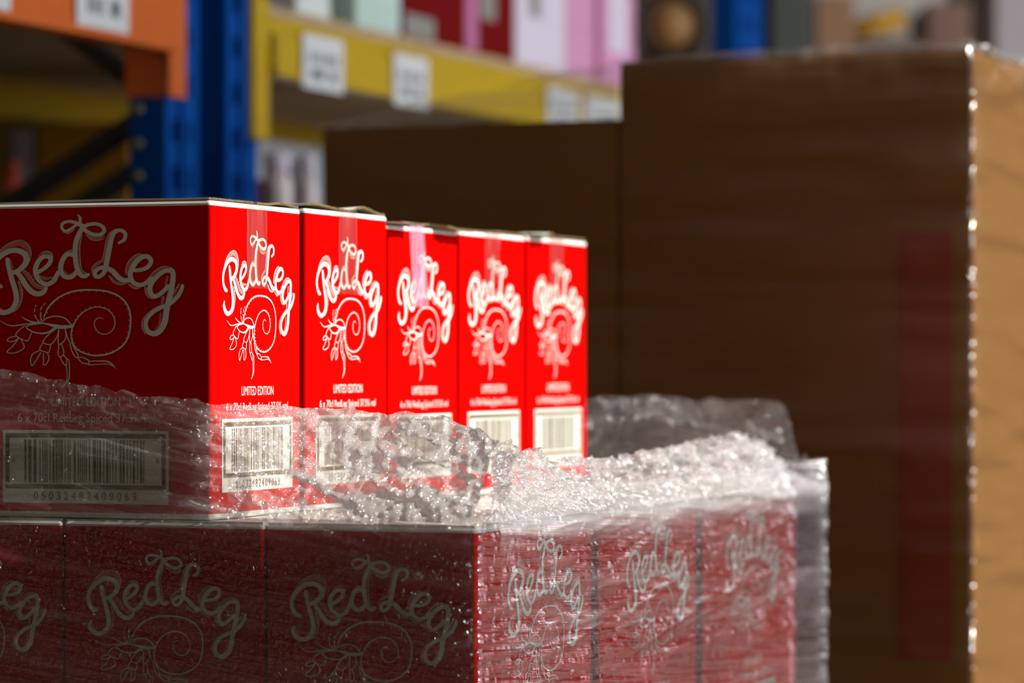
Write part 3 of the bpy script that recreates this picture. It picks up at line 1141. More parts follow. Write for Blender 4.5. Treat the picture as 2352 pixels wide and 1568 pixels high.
# ------------------------------------------------------------------ stretch film round the red pallet
M['film'] = film_material('stretch_film', 0.03, 0.25, gloss=2.0, rough=0.13, su=7, sv=190, slope=0.10, bump=1.0, dist=0.0068, fine=190, fine_amt=1.1, tint=(0.88, 0.88, 0.88))
M['film_crumple'] = film_material('crumpled_stretch_film', 0.08, 0.36, gloss=3.2, rough=0.15, su=20, sv=110, slope=0.3, bump=1.0, dist=0.010, fine=170, fine_amt=1.2, tint=(0.97, 0.97, 0.97), hazecol=(0.95, 0.95, 0.95), cap=0.36, micro=0.0035)


M['film_side'] = film_material('stretch_film_side', 0.015, 0.18, gloss=2.0, rough=0.11, su=3.2, sv=130, slope=0.16, bump=1.0, dist=0.0055, fine=60, fine_amt=0.22, tint=(0.88, 0.88, 0.88))


def z_front(px, py, Y=-0.012):
    p = on_y(px, py, Y)
    return p.x, p.z - LEDGE


LEANK = 0.95


def z_lean(px, py, Y=-0.008):
    """where a sight line meets the free film that leans back over the ledge"""
    r = ray(px, py)
    x0 = on_y(px, py, Y).x
    k = LEANK * float(smooth(np.array(x0), -0.01, 0.09))
    for _ in range(4):
        t = (Y + k * (CAM[2] - LEDGE) - CAM[1]) / (r.y - k * r.z)
        p = Vector(CAM) + r * t
        k = LEANK * float(smooth(np.array(p.x), -0.01, 0.09))
    return p.x, p.z - LEDGE


def z_side(px, py, X=0.25):
    p = on_x(px, py, X)
    return p.y, p.z - LEDGE


front_prof = [z_lean(*q) for q in ((-900, 790), (-500, 810), (-200, 835), (0, 853), (38, 855), (80, 864), (129, 874), (179, 882), (232, 890), (274, 899), (336, 911), (417, 923), (464, 925), (506, 930), (550, 937), (580, 932), (619, 929), (655, 938), (690, 945), (745, 941), (803, 939), (850, 948), (884, 953), (940, 953), (997, 955), (1045, 963), (1075, 975), (1094, 984), (1125, 1000), (1140, 1007), (1158, 1016), (1180, 1034), (1200, 1052), (1212, 1064))]
front_prof = [q for q in front_prof if q[0] < XE + 0.004]
side_prof = [z_side(*q) for q in ((1219, 1066), (1242, 1054), (1282, 1038), (1300, 1058), (1355, 1051), (1407, 1056), (1491, 1045), (1549, 1035), (1636, 1016), (1685, 1006), (1740, 1004), (1790, 1020), (1850, 1060))]
YB = 1.165
back_prof = [(p.x, p.z - LEDGE) for p in (on_y(px, py, YB) for px, py in ((1836, 1056), (1822, 1000), (1806, 935), (1790, 922), (1700, 922), (1560, 916), (1450, 911), (1340, 913), (1000, 905), (600, 905)))]


def wrap_film():
    # perimeter polyline: front left -> near right corner -> far right corner -> back left
    YF, XS = -0.0080, XE + 0.0065
    step = 0.0021
    pts, nrm, seg, par = [], [], [], []

    def line(p, q, n, sg, st):
        d = math.dist(p, q)
        k = max(2, int(d / st))
        for i in range(k):
            f = i / k
            pts.append((p[0] + (q[0] - p[0]) * f, p[1] + (q[1] - p[1]) * f))
            nrm.append(n)
            seg.append(sg)

    def arc(c, r, a0, a1, sg, k=8):
        for i in range(k):
            a = math.radians(a0 + (a1 - a0) * i / k)
            pts.append((c[0] + r * math.cos(a), c[1] + r * math.sin(a)))
            nrm.append((math.cos(a), math.sin(a)))
            seg.append(sg)
    r = 0.006
    line((-0.74, YF), (XS - r, YF), (0, -1), 0, step)
    arc((XS - r, YF + r), r, -90, 0, 1)
    line((XS, YF + r), (XS, YB - 0.02), (1, 0), 2, step)
    arc((XS - 0.02, YB - 0.02), 0.02, 0, 90, 3)
    line((XS - 0.02, YB), (-0.74, YB), (0, 1), 4, 0.004)
    P = np.array(pts)
    Nn = np.array(nrm)
    S = np.array(seg)
    ds = np.r_[0, np.cumsum(np.linalg.norm(np.diff(P, axis=0), axis=1))]
    fp = np.array(front_prof)
    sp_ = np.array(sorted(side_prof))
    bp_ = np.array(sorted(back_prof))
    zt = np.zeros(len(P))
    fr = S == 0
    zt[fr] = np.interp(P[fr, 0], fp[:, 0], fp[:, 1])
    sd = (S == 1) | (S == 2)
    y_ = np.r_[0.0, sp_[:, 0]]
    z_ = np.r_[fp[-1, 1] - 0.004, sp_[:, 1]]
    zt[sd] = np.interp(P[sd, 1], y_, z_)
    bk = S >= 3
    zt[bk] = np.interp(P[bk, 0], bp_[:, 0], bp_[:, 1])
    zt += 0.0022 * fbm(ds * 70, ds * 0, 3, 5) + 0.001
    rows_lo = np.linspace(-0.2985, -0.16, 14).tolist() + np.linspace(-0.155, 0.0, 74).tolist()
    n_hi = 46
    R = len(rows_lo) + n_hi
    Cn = len(P)
    Z = np.zeros((R, Cn))
    for i, z in enumerate(rows_lo):
        Z[i] = z
    for k in range(n_hi):
        Z[len(rows_lo) + k] = zt * ((k + 1) / n_hi)
    U = np.tile(ds, (R, 1))
    Vv = Z.copy()
    up = np.clip(Z / 0.02, 0, 1)
    fz = np.where(Z > 0, Z / np.maximum(zt, 1e-3), 0)
    Xp = np.tile(P[:, 0], (R, 1))
    Yp = np.tile(P[:, 1], (R, 1))
    Sg = np.tile(S, (R, 1))
    front = (Sg == 0)
    # ---- offset along the outward normal
    sl = np.where(front, 0.14, -0.05)
    st = fbm(U * 3.5, (Vv + sl * U) * 85.0, 3, 3)
    st2 = ridged(U * 5.0, (Vv + sl * 1.4 * U) * 60.0, 2, 8)
    off = 0.0009 * st + 0.0006 * st2
    side = smooth(Yp, 0.04, 0.14) * (Sg == 2)
    blot = ridged(U * 13 + Vv * 22, (Vv + 0.12 * U) * 62, 3, 71)
    off = off + side * (0.0011 * st2 + 0.0008 * st + 0.0009 * blot)
    # bulge over the side seams
    off = off + (Sg == 2) * (0.003 * np.exp(-((Yp - 0.988) / 0.006) ** 2) - 0.011 * smooth(Yp, 0.99, 1.04) * (Yp < 1.14))
    # taut folds running along the film, and small pinched creases
    fr_ = np.random.default_rng(33)
    ridge = np.zeros_like(U)
    uc = ds[np.argmax(S == 1)]
    uside = ds[np.argmax(S == 3)]

    def fold(u0, v0, l, m, w, a):
        c0, c1 = np.searchsorted(ds, [u0 - 2.6 * l, u0 + 2.6 * l])
        if c1 <= c0:
            return
        du = U[:, c0:c1] - u0
        d = Vv[:, c0:c1] - (v0 + m * du + 0.5 * m * du * du)
        ridge[:, c0:c1] += a * np.exp(-(d / w) ** 2) * np.exp(-(du / l) ** 2)
    for k in range(85):                                   # right-hand side
        fold(fr_.uniform(uc + 0.05, uside), fr_.uniform(-0.165, 0.0), fr_.uniform(0.03, 0.16), fr_.uniform(-0.01, 0.20), fr_.uniform(0.0016, 0.0034), fr_.uniform(0.5, 1.0))
    for k in range(70):                                   # front, below the ledge
        fold(fr_.uniform(uc - 0.68, uc), fr_.uniform(-0.165, 0.0), fr_.uniform(0.02, 0.10), fr_.uniform(-0.22, 0.02), fr_.uniform(0.0016, 0.003), fr_.uniform(0.15, 0.45))
    for k in range(60):                                   # front, free film pulled down to the corner
        fold(fr_.uniform(uc - 0.36, uc - 0.01), fr_.uniform(0.0, 0.11), fr_.uniform(0.02, 0.09), fr_.uniform(-0.42, -0.06), fr_.uniform(0.0018, 0.0034), fr_.uniform(0.4, 1.0))
    for k in range(40):                                   # front over the upper carton
        fold(fr_.uniform(uc - 0.68, uc - 0.25), fr_.uniform(0.0, 0.13), fr_.uniform(0.02, 0.10), fr_.uniform(-0.18, 0.02), fr_.uniform(0.0016, 0.003), fr_.uniform(0.15, 0.5))
    pinch = np.zeros_like(U)
    pr = [(fr_.uniform(uc - 0.68, uc + 0.04), fr_.uniform(-0.16, 0.13)) for k in range(300)] + [(fr_.uniform(uc - 0.28, uc), fr_.uniform(0.0, 0.10)) for k in range(260)] + [(fr_.uniform(uc, uside), fr_.uniform(-0.16, 0.05)) for k in range(160)]
    for (u0, v0) in pr:
        n = fr_.integers(1, 4)
        for q in range(n):
            uu, vv = u0 + q * 0.004 + fr_.normal(0, .002), v0 - q * 0.005 + fr_.normal(0, .002)
            c0, c1 = np.searchsorted(ds, [uu - 0.012, uu + 0.012])
            if c1 > c0:
                pinch[:, c0:c1] += fr_.uniform(0.5, 1.0) * np.exp(-((U[:, c0:c1] - uu) ** 2 + (Vv[:, c0:c1] - vv) ** 2) / 0.0030 ** 2)
    pinch = np.minimum(pinch, 1.2)
    off = off + np.where(Sg <= 2, 0.0030 * ridge + (0.0017 + 0.0016 * front * (Z > 0) * smooth(Xp, -0.03, 0.03)) * pinch, 0)
    # free film above the ledge
    freef = smooth(Xp, -0.02, 0.06) * front
    cr1 = ridged(U * 32, Vv * 42, 3, 12)
    cr2 = ridged(U * 75 + 3, Vv * 95, 2, 17)
    cr3 = fbm(U * 14, Vv * 20, 2, 23)
    off = off + freef * smooth(fz, 0.0, 0.3) * (0.0036 * ridged(U * 44, (Vv + 0.3 * U) * 80, 2, 91) + 0.0028 * ridged(U * 98, (Vv + 0.2 * U) * 125, 2, 93) + 0.004 * cr3)
    off = off + front * (1 - freef) * smooth(fz, 0.5, 1.0) * (0.0012 * cr1 + 0.0005 * cr2 + 0.0004)
    lean = (Sg >= 1) & (Sg <= 2)
    lean_a = lean * smooth(Yp, 0.0, 0.16)
    fold = 0.022 * smooth(Z, 0.0, 0.022) + 0.030 * fz
    off = off + lean_a * (-fold + smooth(fz, 0.05, 0.5) * (0.0075 * cr1 + 0.003 * cr2 + 0.006 * cr3))
    off = off + lean * (1 - lean_a) * smooth(fz, 0.05, 0.4) * (0.006 * cr1 + 0.002 * cr2 - 0.004 * fz)
    back = (Sg >= 3)
    off = off + back * smooth(fz, 0.0, 0.6) * (0.0004 * cr1 + 0.0002 * cr2 + 0.006 * cr3)
    zj = np.where(lean, smooth(fz, 0.1, 0.6) * (0.004 * cr3 + 0.002 * cr2), 0)
    lim_in = np.where(front & (Z < 0.001), -0.0020, np.where(lean & (Z < 0.001), -0.0045, -1))
    off = np.maximum(off, lim_in)
    # against the upper carton front the film may not enter the board
    off = np.where(front & (Xp < 0.006) & (Z >= 0), np.maximum(off, -0.0062), off)
    X3 = Xp + off * Nn[:, 0]
    Y3 = Yp + off * Nn[:, 1]
    back_lean = LEANK * np.where(front, smooth(Xp, -0.01, 0.09), np.where(lean, 1 - smooth(Yp, 0.01, 0.14), 0.0))
    Y3 = Y3 + back_lean * np.clip(Z, 0, 1)
    Z3 = LEDGE + Z + zj + 0.0008 * st * (Z > -0.28)
    verts = np.stack([X3.ravel(), Y3.ravel(), Z3.ravel()], 1)
    ii, jj = np.meshgrid(np.arange(R - 1), np.arange(Cn - 1), indexing='ij')
    a = (ii * Cn + jj).ravel()
    quads = np.stack([a, a + 1, a + Cn + 1, a + Cn], 1)
    mi = ((Z[:-1, :-1] > 0.001) & ((Xp[:-1, :-1] > 0.02) | (Yp[:-1, :-1] > 0.01))).ravel().astype(np.int32)
    me = bpy.data.meshes.new('stretch_wrap')
    me.vertices.add(len(verts))
    me.vertices.foreach_set('co', verts.ravel())
    me.loops.add(quads.size)
    me.loops.foreach_set('vertex_index', quads.ravel().astype(np.int32))
    me.polygons.add(len(quads))
    me.polygons.foreach_set('loop_start', np.arange(0, quads.size, 4, dtype=np.int32))
    me.polygons.foreach_set('loop_total', np.full(len(quads), 4, dtype=np.int32))
    me.polygons.foreach_set('use_smooth', np.ones(len(quads), dtype=bool))
    me.materials.append(M['film'])
    me.materials.append(M['film_crumple'])
    me.materials.append(M['film_side'])
    mi = np.where((mi == 0) & ((Sg[:-1, :-1] >= 1)).ravel(), 2, mi).astype(np.int32)
    me.polygons.foreach_set('material_index', mi)
    uvl = me.uv_layers.new(name='film')
    # UV in metres; on the sides the marks climb the other way
    Vuv = Vv + np.where(front, 0.04, -0.10) * (U - ds[np.argmax(S == 1)])
    uvc = np.stack([U.ravel(), Vuv.ravel()], 1)[quads.ravel()]
    uvl.data.foreach_set('uv', uvc.ravel().astype(np.float32))
    lay = 0.55 + 0.35 * fbm(U * 4, Vv * 30 + U * 3, 2, 31)
    lay = lay + 0.05 * side
    lay = np.where(Z > 0.0, np.where(front, 1.7 + 3.4 * smooth(Xp, 0.02, 0.20), np.where(back, 1.2, np.where(Sg == 1, 0.5, 0.8 + (2.8 + 0.5 * cr3) * smooth(Yp, 0.03, 0.14)))), lay)
    lay = lay + (Sg == 2) * smooth(Yp, 0.0, 0.05) * (7.0 + 3.0 * fbm(U * 6, Vv * 60, 2, 83)) * np.exp(-((Z + 0.004) / 0.016) ** 2)
    lay = lay + (Sg == 2) * 0.35 * smooth(Yp, 0.97, 1.0)
    lay = lay + np.where(Sg <= 2, 1.3 * np.clip(ridge, 0, 1.2), 0)
    lay = np.where((Z < -0.004) & ((Sg == 1) | ((Sg == 2) & (Yp < 0.045))), 0.35, lay)
    at_ = me.attributes.new('layers', 'FLOAT', 'POINT')
    at_.data.foreach_set('value', np.clip(lay, 0.1, 9).ravel().astype(np.float32))
    turns = np.where(Z > 0.004, 1.0, np.where(front, 2.5, 4.6 + 0.5 * fbm(U * 3, Vv * 24, 2, 61)))
    at_ = me.attributes.new('turns', 'FLOAT', 'POINT')
    at_.data.foreach_set('value', turns.ravel().astype(np.float32))
    me.update()
    me.validate()
    return me


wrap = tag(link('stretch_wrap', wrap_film()), 'clear crinkled stretch film torn open round the lower red cartons', 'plastic film')

# ------------------------------------------------------------------ kraft pallet behind
YAW = math.radians(24) - PHI
KC = at(2236, 835, 4.5)                                # foot of the near right edge, at camera height
kx = Vector((math.cos(-YAW), math.sin(-YAW), 0))        # towards +X along the front
kx = Vector((math.cos(YAW), -math.sin(YAW), 0))
ky = Vector((math.sin(YAW), math.cos(YAW), 0))


def k_on_front(px, py, off=0.0):
    r = ray(px, py)
    n = -ky
    o = KC + n * off
    t = (o - Vector(CAM)).dot(n) / r.dot(n)
    p = Vector(CAM) + r * t
    return (p - KC).dot(kx), p.z


K_step = k_on_front(1420, 400)[0]
K_left = k_on_front(738, 400)[0]
KZ_R = k_on_front(1900, 124)[1]
KZ_L = k_on_front(1100, 283)[1]
base_z = 0.144


def kraft_carton(label, x0, x1, z0, z1, d=0.95, m='kraft'):
    lo = (x0 + 0.0015, 0.0, z0)
    o = thing('kraft_carton', label, 'carton', KC * 1.0 - Vector((0, 0, KC.z)) , -YAW, 'kraft cartons on the pallet behind')
    b = MB()
    b.box((lo[0], 0.0, z0 + 0.0006), (x1 - 0.0015, d, z1 - 0.004), 0.004)
    b.build('carton_body', M[m], o)
    for s in (0, 1):
        f = MB()
        f.box((lo[0] + 0.001, 0.002 + s * d / 2, z1 - 0.0038), (x1 - 0.0025, d / 2 - 0.002 + s * d / 2, z1 - 0.0004), 0.0008)
        f.build('top_flap', M[m], o)
    return o


nL, nR = 1, 1
for k in range(nR):
    z0 = base_z + (KZ_R - base_z) * k / nR
    z1 = base_z + (KZ_R - base_z) * (k + 1) / nR
    kraft_carton('taller big kraft carton behind the red ones, with a red patch and lit right side', K_step, 0.0, z0, z1)
for k in range(nL):
    z0 = base_z + (KZ_L - base_z) * k / nL
    z1 = base_z + (KZ_L - base_z) * (k + 1) / nL
    kraft_carton('shorter big kraft carton behind the top row of red cartons, film tented over its top', K_left, K_step, z0, z1)
# red patch near the lit edge of the taller stack (split over the cartons it crosses)
pa = k_on_front(2062, 532)
pb = k_on_front(2188, 532)
for o in [o for o in sc.objects if o.name.startswith('kraft_carton') and not o.parent and o['label'].startswith('taller')]:
    body = [c for c in o.children if c.name.startswith('carton_body')][0]
    zs = [v.co.z for v in body.data.vertices]
    lo, hi = max(min(zs) + 0.006, 0.2), min(max(zs) - 0.006, pa[1])
    if hi - lo > 0.03:
        b = MB()
        b.box((pa[0], -0.0012, lo), (pb[0], -0.0002, hi))
        q = b.build('red_patch', M['red_patch'], o)
        q['label'] = 'dull red patch'
pal = pallet('wooden pallet under the kraft cartons', 0, 1, 0, 1)
pal.location = Vector((KC.x, KC.y, 0)) + kx * (K_left / 2) + ky * 0.475
pal.rotation_euler = (0, 0, -YAW)
pal.scale = (1, 1, 1)

M['film_kraft'] = film_material('stretch_film_on_kraft', 0.0, 0.10, gloss=0.3, rough=0.24, su=1.6, sv=75, slope=-0.03, bump=0.5, hazecol=(0.7, 0.6, 0.5), tint=(0.90, 0.90, 0.90), fine=90, fine_amt=0.4)


def kraft_film():
    st = 0.006
    segs = []
    xs = np.arange(K_left - 0.006, 0.004, st)
    for x in xs:
        segs.append((x, -0.006, 0, -1, 0))
    for a in range(0, 90, 15):
        r = 0.010
        segs.append((-0.004 + r * math.sin(math.radians(a)), 0.004 - r * math.cos(math.radians(a)), math.sin(math.radians(a)), -math.cos(math.radians(a)), 1))
    for y in np.arange(0.006, 0.96, st):
        segs.append((0.006, y, 1, 0, 2))
    A = np.array(segs)
    zt = np.full(len(A), KZ_R + 0.004)
    fr = A[:, 4] == 0
    # tent from the low left stack up to the tall one
    xk = [K_left - 0.01, k_on_front(760, 300)[0], k_on_front(945, 246)[0], k_on_front(1040, 232)[0], k_on_front(1300, 172)[0], K_step + 0.002, 0.02]
    zk = [KZ_L + 0.002, k_on_front(760, 284)[1], k_on_front(945, 238)[1], k_on_front(1040, 226)[1], k_on_front(1300, 166)[1], KZ_R + 0.004, KZ_R + 0.014]
    zt[fr] = np.interp(A[fr, 0], xk, zk)
    zt += 0.003 * fbm(np.arange(len(A)) * 0.11, np.zeros(len(A)), 3, 77)
    R = 90
    V, uv, lay = [], [], []
    S = np.arange(len(A)) * st
    f = np.linspace(0, 1, R)[:, None]
    Z = 0.15 + (zt[None, :] - 0.15) * f
    U = np.tile(S, (R, 1))
    n1 = fbm(U * 3, Z * 40 + U * 2, 3, 41)
    cr = ridged(U * 12, Z * 14, 3, 44)
    topz = smooth(Z, KZ_R - 0.07, KZ_R)
    edge = np.exp(-((S - (0 - K_left)) / 0.05) ** 2)[None, :]
    off = 0.002 * n1 + np.where(A[None, :, 4] == 2, 0.016, 0.003) * topz * cr + 0.0006 * edge * ridged(U * 30, Z * 45, 2, 47)
    off = np.maximum(off, -0.0035)
    X = A[None, :, 0] + off * A[None, :, 2]
    Y = A[None, :, 1] + off * A[None, :, 3]
    top_in = smooth(Z, KZ_R - 0.004, KZ_R + 0.01)
    verts = np.stack([X.ravel(), Y.ravel(), Z.ravel()], 1)
    Cn = len(A)
    ii, jj = np.meshgrid(np.arange(R - 1), np.arange(Cn - 1), indexing='ij')
    a = (ii * Cn + jj).ravel()
    quads = np.stack([a, a + 1, a + Cn + 1, a + Cn], 1)
    me = mesh_np('stretch_wrap', verts, quads, [M['film_kraft']], smooth=True)
    uvl = me.uv_layers.new(name='film')
    uvc = np.stack([U.ravel(), Z.ravel()], 1)[quads.ravel()]
    uvl.data.foreach_set('uv', uvc.ravel().astype(np.float32))
    L = np.where(A[None, :, 4] == 0, 1.7, 0.2) * (0.8 + 0.8 * n1) + 0.8 * topz + 5.0 * (Z > KZ_L) * (A[None, :, 0] < K_step) + 8.0 * (Z > KZ_R - 0.002)
    at_ = me.attributes.new('layers', 'FLOAT', 'POINT')
    at_.data.foreach_set('value', np.clip(L, 0.1, 9).ravel().astype(np.float32))
    at_ = me.attributes.new('turns', 'FLOAT', 'POINT')
    at_.data.foreach_set('value', np.full(len(verts), 1.0, dtype=np.float32))
    return me


o = tag(link('stretch_wrap', kraft_film(), None, (KC.x, KC.y, 0), -YAW), 'thin clear stretch film round the tall kraft cartons, tented over the lower stack', 'plastic film')

# crumpled knot of film standing on the far corner of the tall kraft stack
def film_tuft(name, n, size, seed, material, label, loc, rotz=0.0):
    rr = np.random.default_rng(seed)
    R, C = 26, 34
    u, v = np.meshgrid(np.linspace(-1, 1, C), np.linspace(0, 1, R))
    x = u * size[0] * (1 - 0.5 * v)
    z = v * size[2] * (1 - 0.55 * u * u) + 0.004
    y = size[1] * (0.6 * ridged(u * 2.2, v * 2.5, 3, seed) - 0.3 * v)
    z = z + 0.1 * size[2] * ridged(u * 4, v * 3, 2, seed + 5) * v
    verts = np.stack([x.ravel(), y.ravel(), z.ravel()], 1)
    ii, jj = np.meshgrid(np.arange(R - 1), np.arange(C - 1), indexing='ij')
    a = (ii * C + jj).ravel()
    quads = np.stack([a, a + 1, a + C + 1, a + C], 1)
    me = mesh_np(name, verts, quads, [material], smooth=True)
    uvl = me.uv_layers.new(name='film')
    uvc = np.stack([x.ravel(), z.ravel()], 1)[quads.ravel()]
    uvl.data.foreach_set('uv', uvc.ravel().astype(np.float32))
    at_ = me.attributes.new('layers', 'FLOAT', 'POINT')
    at_.data.foreach_set('value', np.full(len(verts), 1.0, dtype=np.float32))
    at_ = me.attributes.new('turns', 'FLOAT', 'POINT')
    at_.data.foreach_set('value', np.full(len(verts), 1.0, dtype=np.float32))
    o = link(name, me, None, loc, rotz)
    return tag(o, label, 'plastic film') if label else o


M['film_tuft'] = film_material('loose_film', 0.06, 0.25, gloss=2.0, rough=0.16, su=60, sv=60, bump=0.6)
kn = film_tuft('film_knot', 1, (0.010, 0.010, 0.024), 12, M['film_crumple'], None, (XE - 0.02, YB - 0.03, LEDGE + 0.006), 0.4)
kn.parent = wrap
tl = at(2225, 100, 5.0)
film_tuft('film_tuft', 1, (0.06, 0.03, 0.055), 91, M['film_tuft'], 'loose peak of clear film sparkling on top of the tall kraft stack', (tl.x, tl.y, KZ_R - 0.002), 0.3)

# ------------------------------------------------------------------ racking along the aisle
XR_ = -1.03


def ry(px, py=500, X=XR_):
    return on_x(px, py, X).y


YA0 = ry(380)
YA1 = ry(456)
YB0 = ry(520)
YB1 = YB0 + (YA1 - YA0)
YC0 = ry(1692)
YC1 = ry(1750)
DEPTH = 1.05
zb_o = on_x(285, 96, XR_ + 0.03).z          # underside of the orange beam
zb_y = on_x(690, 183, XR_ + 0.03).z         # underside of the yellow beam
zt_y = on_x(690, 48, XR_ + 0.03).z


def upright_mesh(w, d, h):
    """roll formed post: slotted face to the aisle (+X), closed sides, open back"""
    b = MB()
    t = 0.004
    # slotted aisle face: two columns of slots
    s = w / 9
    cuts = [(0, 2 * s), (3.4 * s, 5.6 * s), (7 * s, 9 * s)]
    for a, c in cuts:
        b.box((-t, a, 0), (0, c, h))
    pitch = 0.075
    for a, c in ((2 * s, 3.4 * s), (5.6 * s, 7 * s)):
        z = 0.0
        while z < h:
            b.box((-t, a, z), (0, c, min(z + 0.040, h)))
            z += pitch
    # raised middle rib
    b.box((0.0, 3.7 * s, 0), (0.006, 5.3 * s, h), 0.002)
    b.box((-d, 0, 0), (-t, t, h))
    b.box((-d, w - t, 0), (-t, w, h))
    b.box((-d, t, 0), (-d + t, w * 0.35, h))
    b.box((-d, w * 0.65, 0), (-d + t, w - t, h))
    return b


def rack_frame(label, y0, y1, bolts=False, h=2.6):
    w = y1 - y0
    o = thing('rack_frame', label, 'rack frame', (XR_, y0, 0), 0, 'pallet rack frames')
    ud = 0.062
    um = upright_mesh(w, ud, h).mesh('upright', M['blue'])
    link('upright', um, o)
    u2 = link('upright', um, o, (-DEPTH, w, 0), math.pi)
    fp = MB().box((-ud - 0.02, -0.02, 0), (0.03, w + 0.02, 0.008)).mesh('foot_plate', M['galv'])
    link('foot_plate', fp, o)
    link('foot_plate', fp, o, (-DEPTH, w, 0), math.pi)
    # bolts on the side of the post
    bo = MB().lathe([(0.010, 0), (0.010, 0.004), (0.007, 0.008)], (0, 0, 0), (0, -1, 0), 10).mesh('bolt', M['bolt'])
    for py in ((245, 325, 400) if bolts else ()):
        zz = at(320, py, 5.35).z
        link('bolt', bo, o, (-0.047, 0.0, zz))
    if True:
        zj = at(300, 245, 5.45).z
        for k in range(-1, 2):
            z0 = zj + k * 1.55
            for s in (-1, 1):
                za, zc = z0 + s * 0.004, z0 + (0.69 if s > 0 else -0.55)
                if zc < 0.05 or zc > h or za < 0.05:
                    continue
                bb = MB()
                bb.bar((-0.035, w * (0.5 + 0.16 * s), za), (-DEPTH + 0.035, w * (0.5 + 0.16 * s), zc), 0.028, 0.038, 0.003, up=(0, 1, 0))
                bb.build('brace', M['galv'], o)
    return o


fa = rack_frame('blue pallet rack frame with dark braces, nearest post beside the orange beam', YA0, YA1, True)
fb = rack_frame('blue pallet rack frame whose post carries the yellow beam, next to the braced one', YB0, YB1)
fc = rack_frame('blue pallet rack frame at the far end of the yellow beam', YC0, YC1)
fd = rack_frame('blue pallet rack frame at the near end of the orange beam', YA0 - 2.85, YA0 - 2.85 + (YA1 - YA0))


def price_label(parent, y, z, w, h, x, lines=True):
    """white shelf label with lettering and a printed code"""
    b = MB()
    b.box((x, y - w / 2, z), (x + 0.0012, y + w / 2, z + h))
    o = b.build('shelf_label', M['paper'], parent)
    g = MB()
    rr = random.Random(int(y * 1000))
    for k in range(6):
        a = y - w * 0.34 + w * 0.12 * k
        g.box((x + 0.0013, a, z + h * 0.50), (x + 0.0018, a + w * rr.choice((0.06, 0.08)), z + h * 0.66))
    for a0, a1 in ((-0.30, 0.02), (0.14, 0.34)):
        n = 7
        for k in range(n):
            aa = y + w * (a0 + (a1 - a0) * k / n)
            g.box((x + 0.0013, aa, z + h * 0.18), (x + 0.0018, aa + w * (a1 - a0) / n * rr.uniform(.35, .8), z + h * 0.38))
    g.build('label_print', M['print'], o)
    return o


def beam(label, y0, y1, z0, z1, material, conn_drop, xface, group):
    o = thing('rack_beam', label, 'beam', (0, 0, 0), 0, group)
    o.location = (xface, y0, z0)
    h = z1 - z0
    Lb = y1 - y0
    b = MB()
    b.box((-0.045, 0.004, 0), (0, Lb - 0.004, h * 0.72), 0.003)
    b.box((-0.045, 0.004, h * 0.72), (-0.012, Lb - 0.004, h), 0.003)
    b.box((-0.001, 0.004, 0.0), (0.003, Lb - 0.004, h * 0.16), 0.001)
    b.build('beam_body', material, o)
    return o, h, Lb


ob, obh, obl = beam('orange rack beam with white location labels, ending at the first blue post', YA0 - 2.85 + (YA1 - YA0) + 0.002, YA0 - 0.004, zb_o, zb_o + 0.115, M['orange'], 0.08, XR_ + 0.028, 'rack beams')
# end bracket: a plate over the near side of the post and a flange on its aisle face
zc0 = on_x(400, 225, XR_).z
b = MB()
b.box((-0.098, obl + 0.0005, zc0 - zb_o), (-0.030, obl + 0.0035, obh + 0.06), 0.001)
b.build('end_plate', M['orange'], ob)
b = MB()
b.box((-0.0265, obl + 0.0005, zc0 - zb_o), (-0.0185, obl + 0.058, obh + 0.06), 0.001)
b.build('hook_flange', M['orange'], ob)
lb = on_x(232, 85, XR_ + 0.03)
for px, w in ((232, 0.0), (-40, 0.0), (-330, 0)):
    p0, p1 = on_x(px - 60, 50, XR_ + 0.03), on_x(px + 60, 50, XR_ + 0.03)
    price_label(ob, (p0.y + p1.y) / 2 - ob.location.y, 0.012, p1.y - p0.y, 0.12, 0.004)

yb_, ybh, ybl = beam('yellow rack beam with white location labels, running from the second blue post to the far post', YB1 + 0.012, YC0 - 0.002, zb_y, zt_y, M['yellow'], 0.1, XR_ + 0.028, 'rack beams')
zc1 = on_x(580, 320, XR_).z
for s, nm in ((0, 'end_plate'), (1, 'end_plate')):
    y = 0.0 if s == 0 else ybl
    b = MB()
    if s == 0:
        b.box((-0.0265, ry(563) - yb_.location.y, zc1 - zb_y), (-0.011, 0.002, ybh + 0.03), 0.003)
    else:
        b.box((-0.0265, y - 0.004, zc1 - zb_y), (-0.0195, y + 0.062, ybh + 0.03), 0.001)
        b.box((-0.0265, y - 0.0035, zc1 - zb_y), (0.002, y - 0.0005, ybh + 0.03), 0.001)
    b.build('end_plate', M['yellow'], yb_)
for pxa, pxb in ((693, 785), (902, 980), (1255, 1328), (1343, 1420)):
    pa_, pb_ = on_x(pxa, 150, XR_ + 0.03), on_x(pxb, 150, XR_ + 0.03)
    price_label(yb_, (pa_.y + pb_.y) / 2 - yb_.location.y, -0.012, pb_.y - pa_.y, ybh * 0.93, 0.004)
# back beams and decks
q, hh, ll = beam('yellow rack beam at the back of the shelf behind the braces', YB1 + 0.004, YC0 - 0.004, zb_y, zb_y + 0.115, M['yellow'], 0, XR_ - DEPTH + 0.02, 'rack beams')


def deck(label, y0, y1, z, n):
    o = thing('shelf_deck', label, 'shelf', (XR_ - DEPTH / 2, (y0 + y1) / 2, z), 0, 'shelf decks')
    Lb = (y1 - y0) / n
    pm = MB().box((-DEPTH / 2 + 0.005, -Lb / 2 + 0.002, 0), (DEPTH / 2 + 0.012, Lb / 2 - 0.002, 0.018), 0.002).mesh('deck_panel', M['chip'])
    for k in range(n):
        link('deck_panel', pm, o, (0, -(y1 - y0) / 2 + Lb * (k + 0.5), 0))


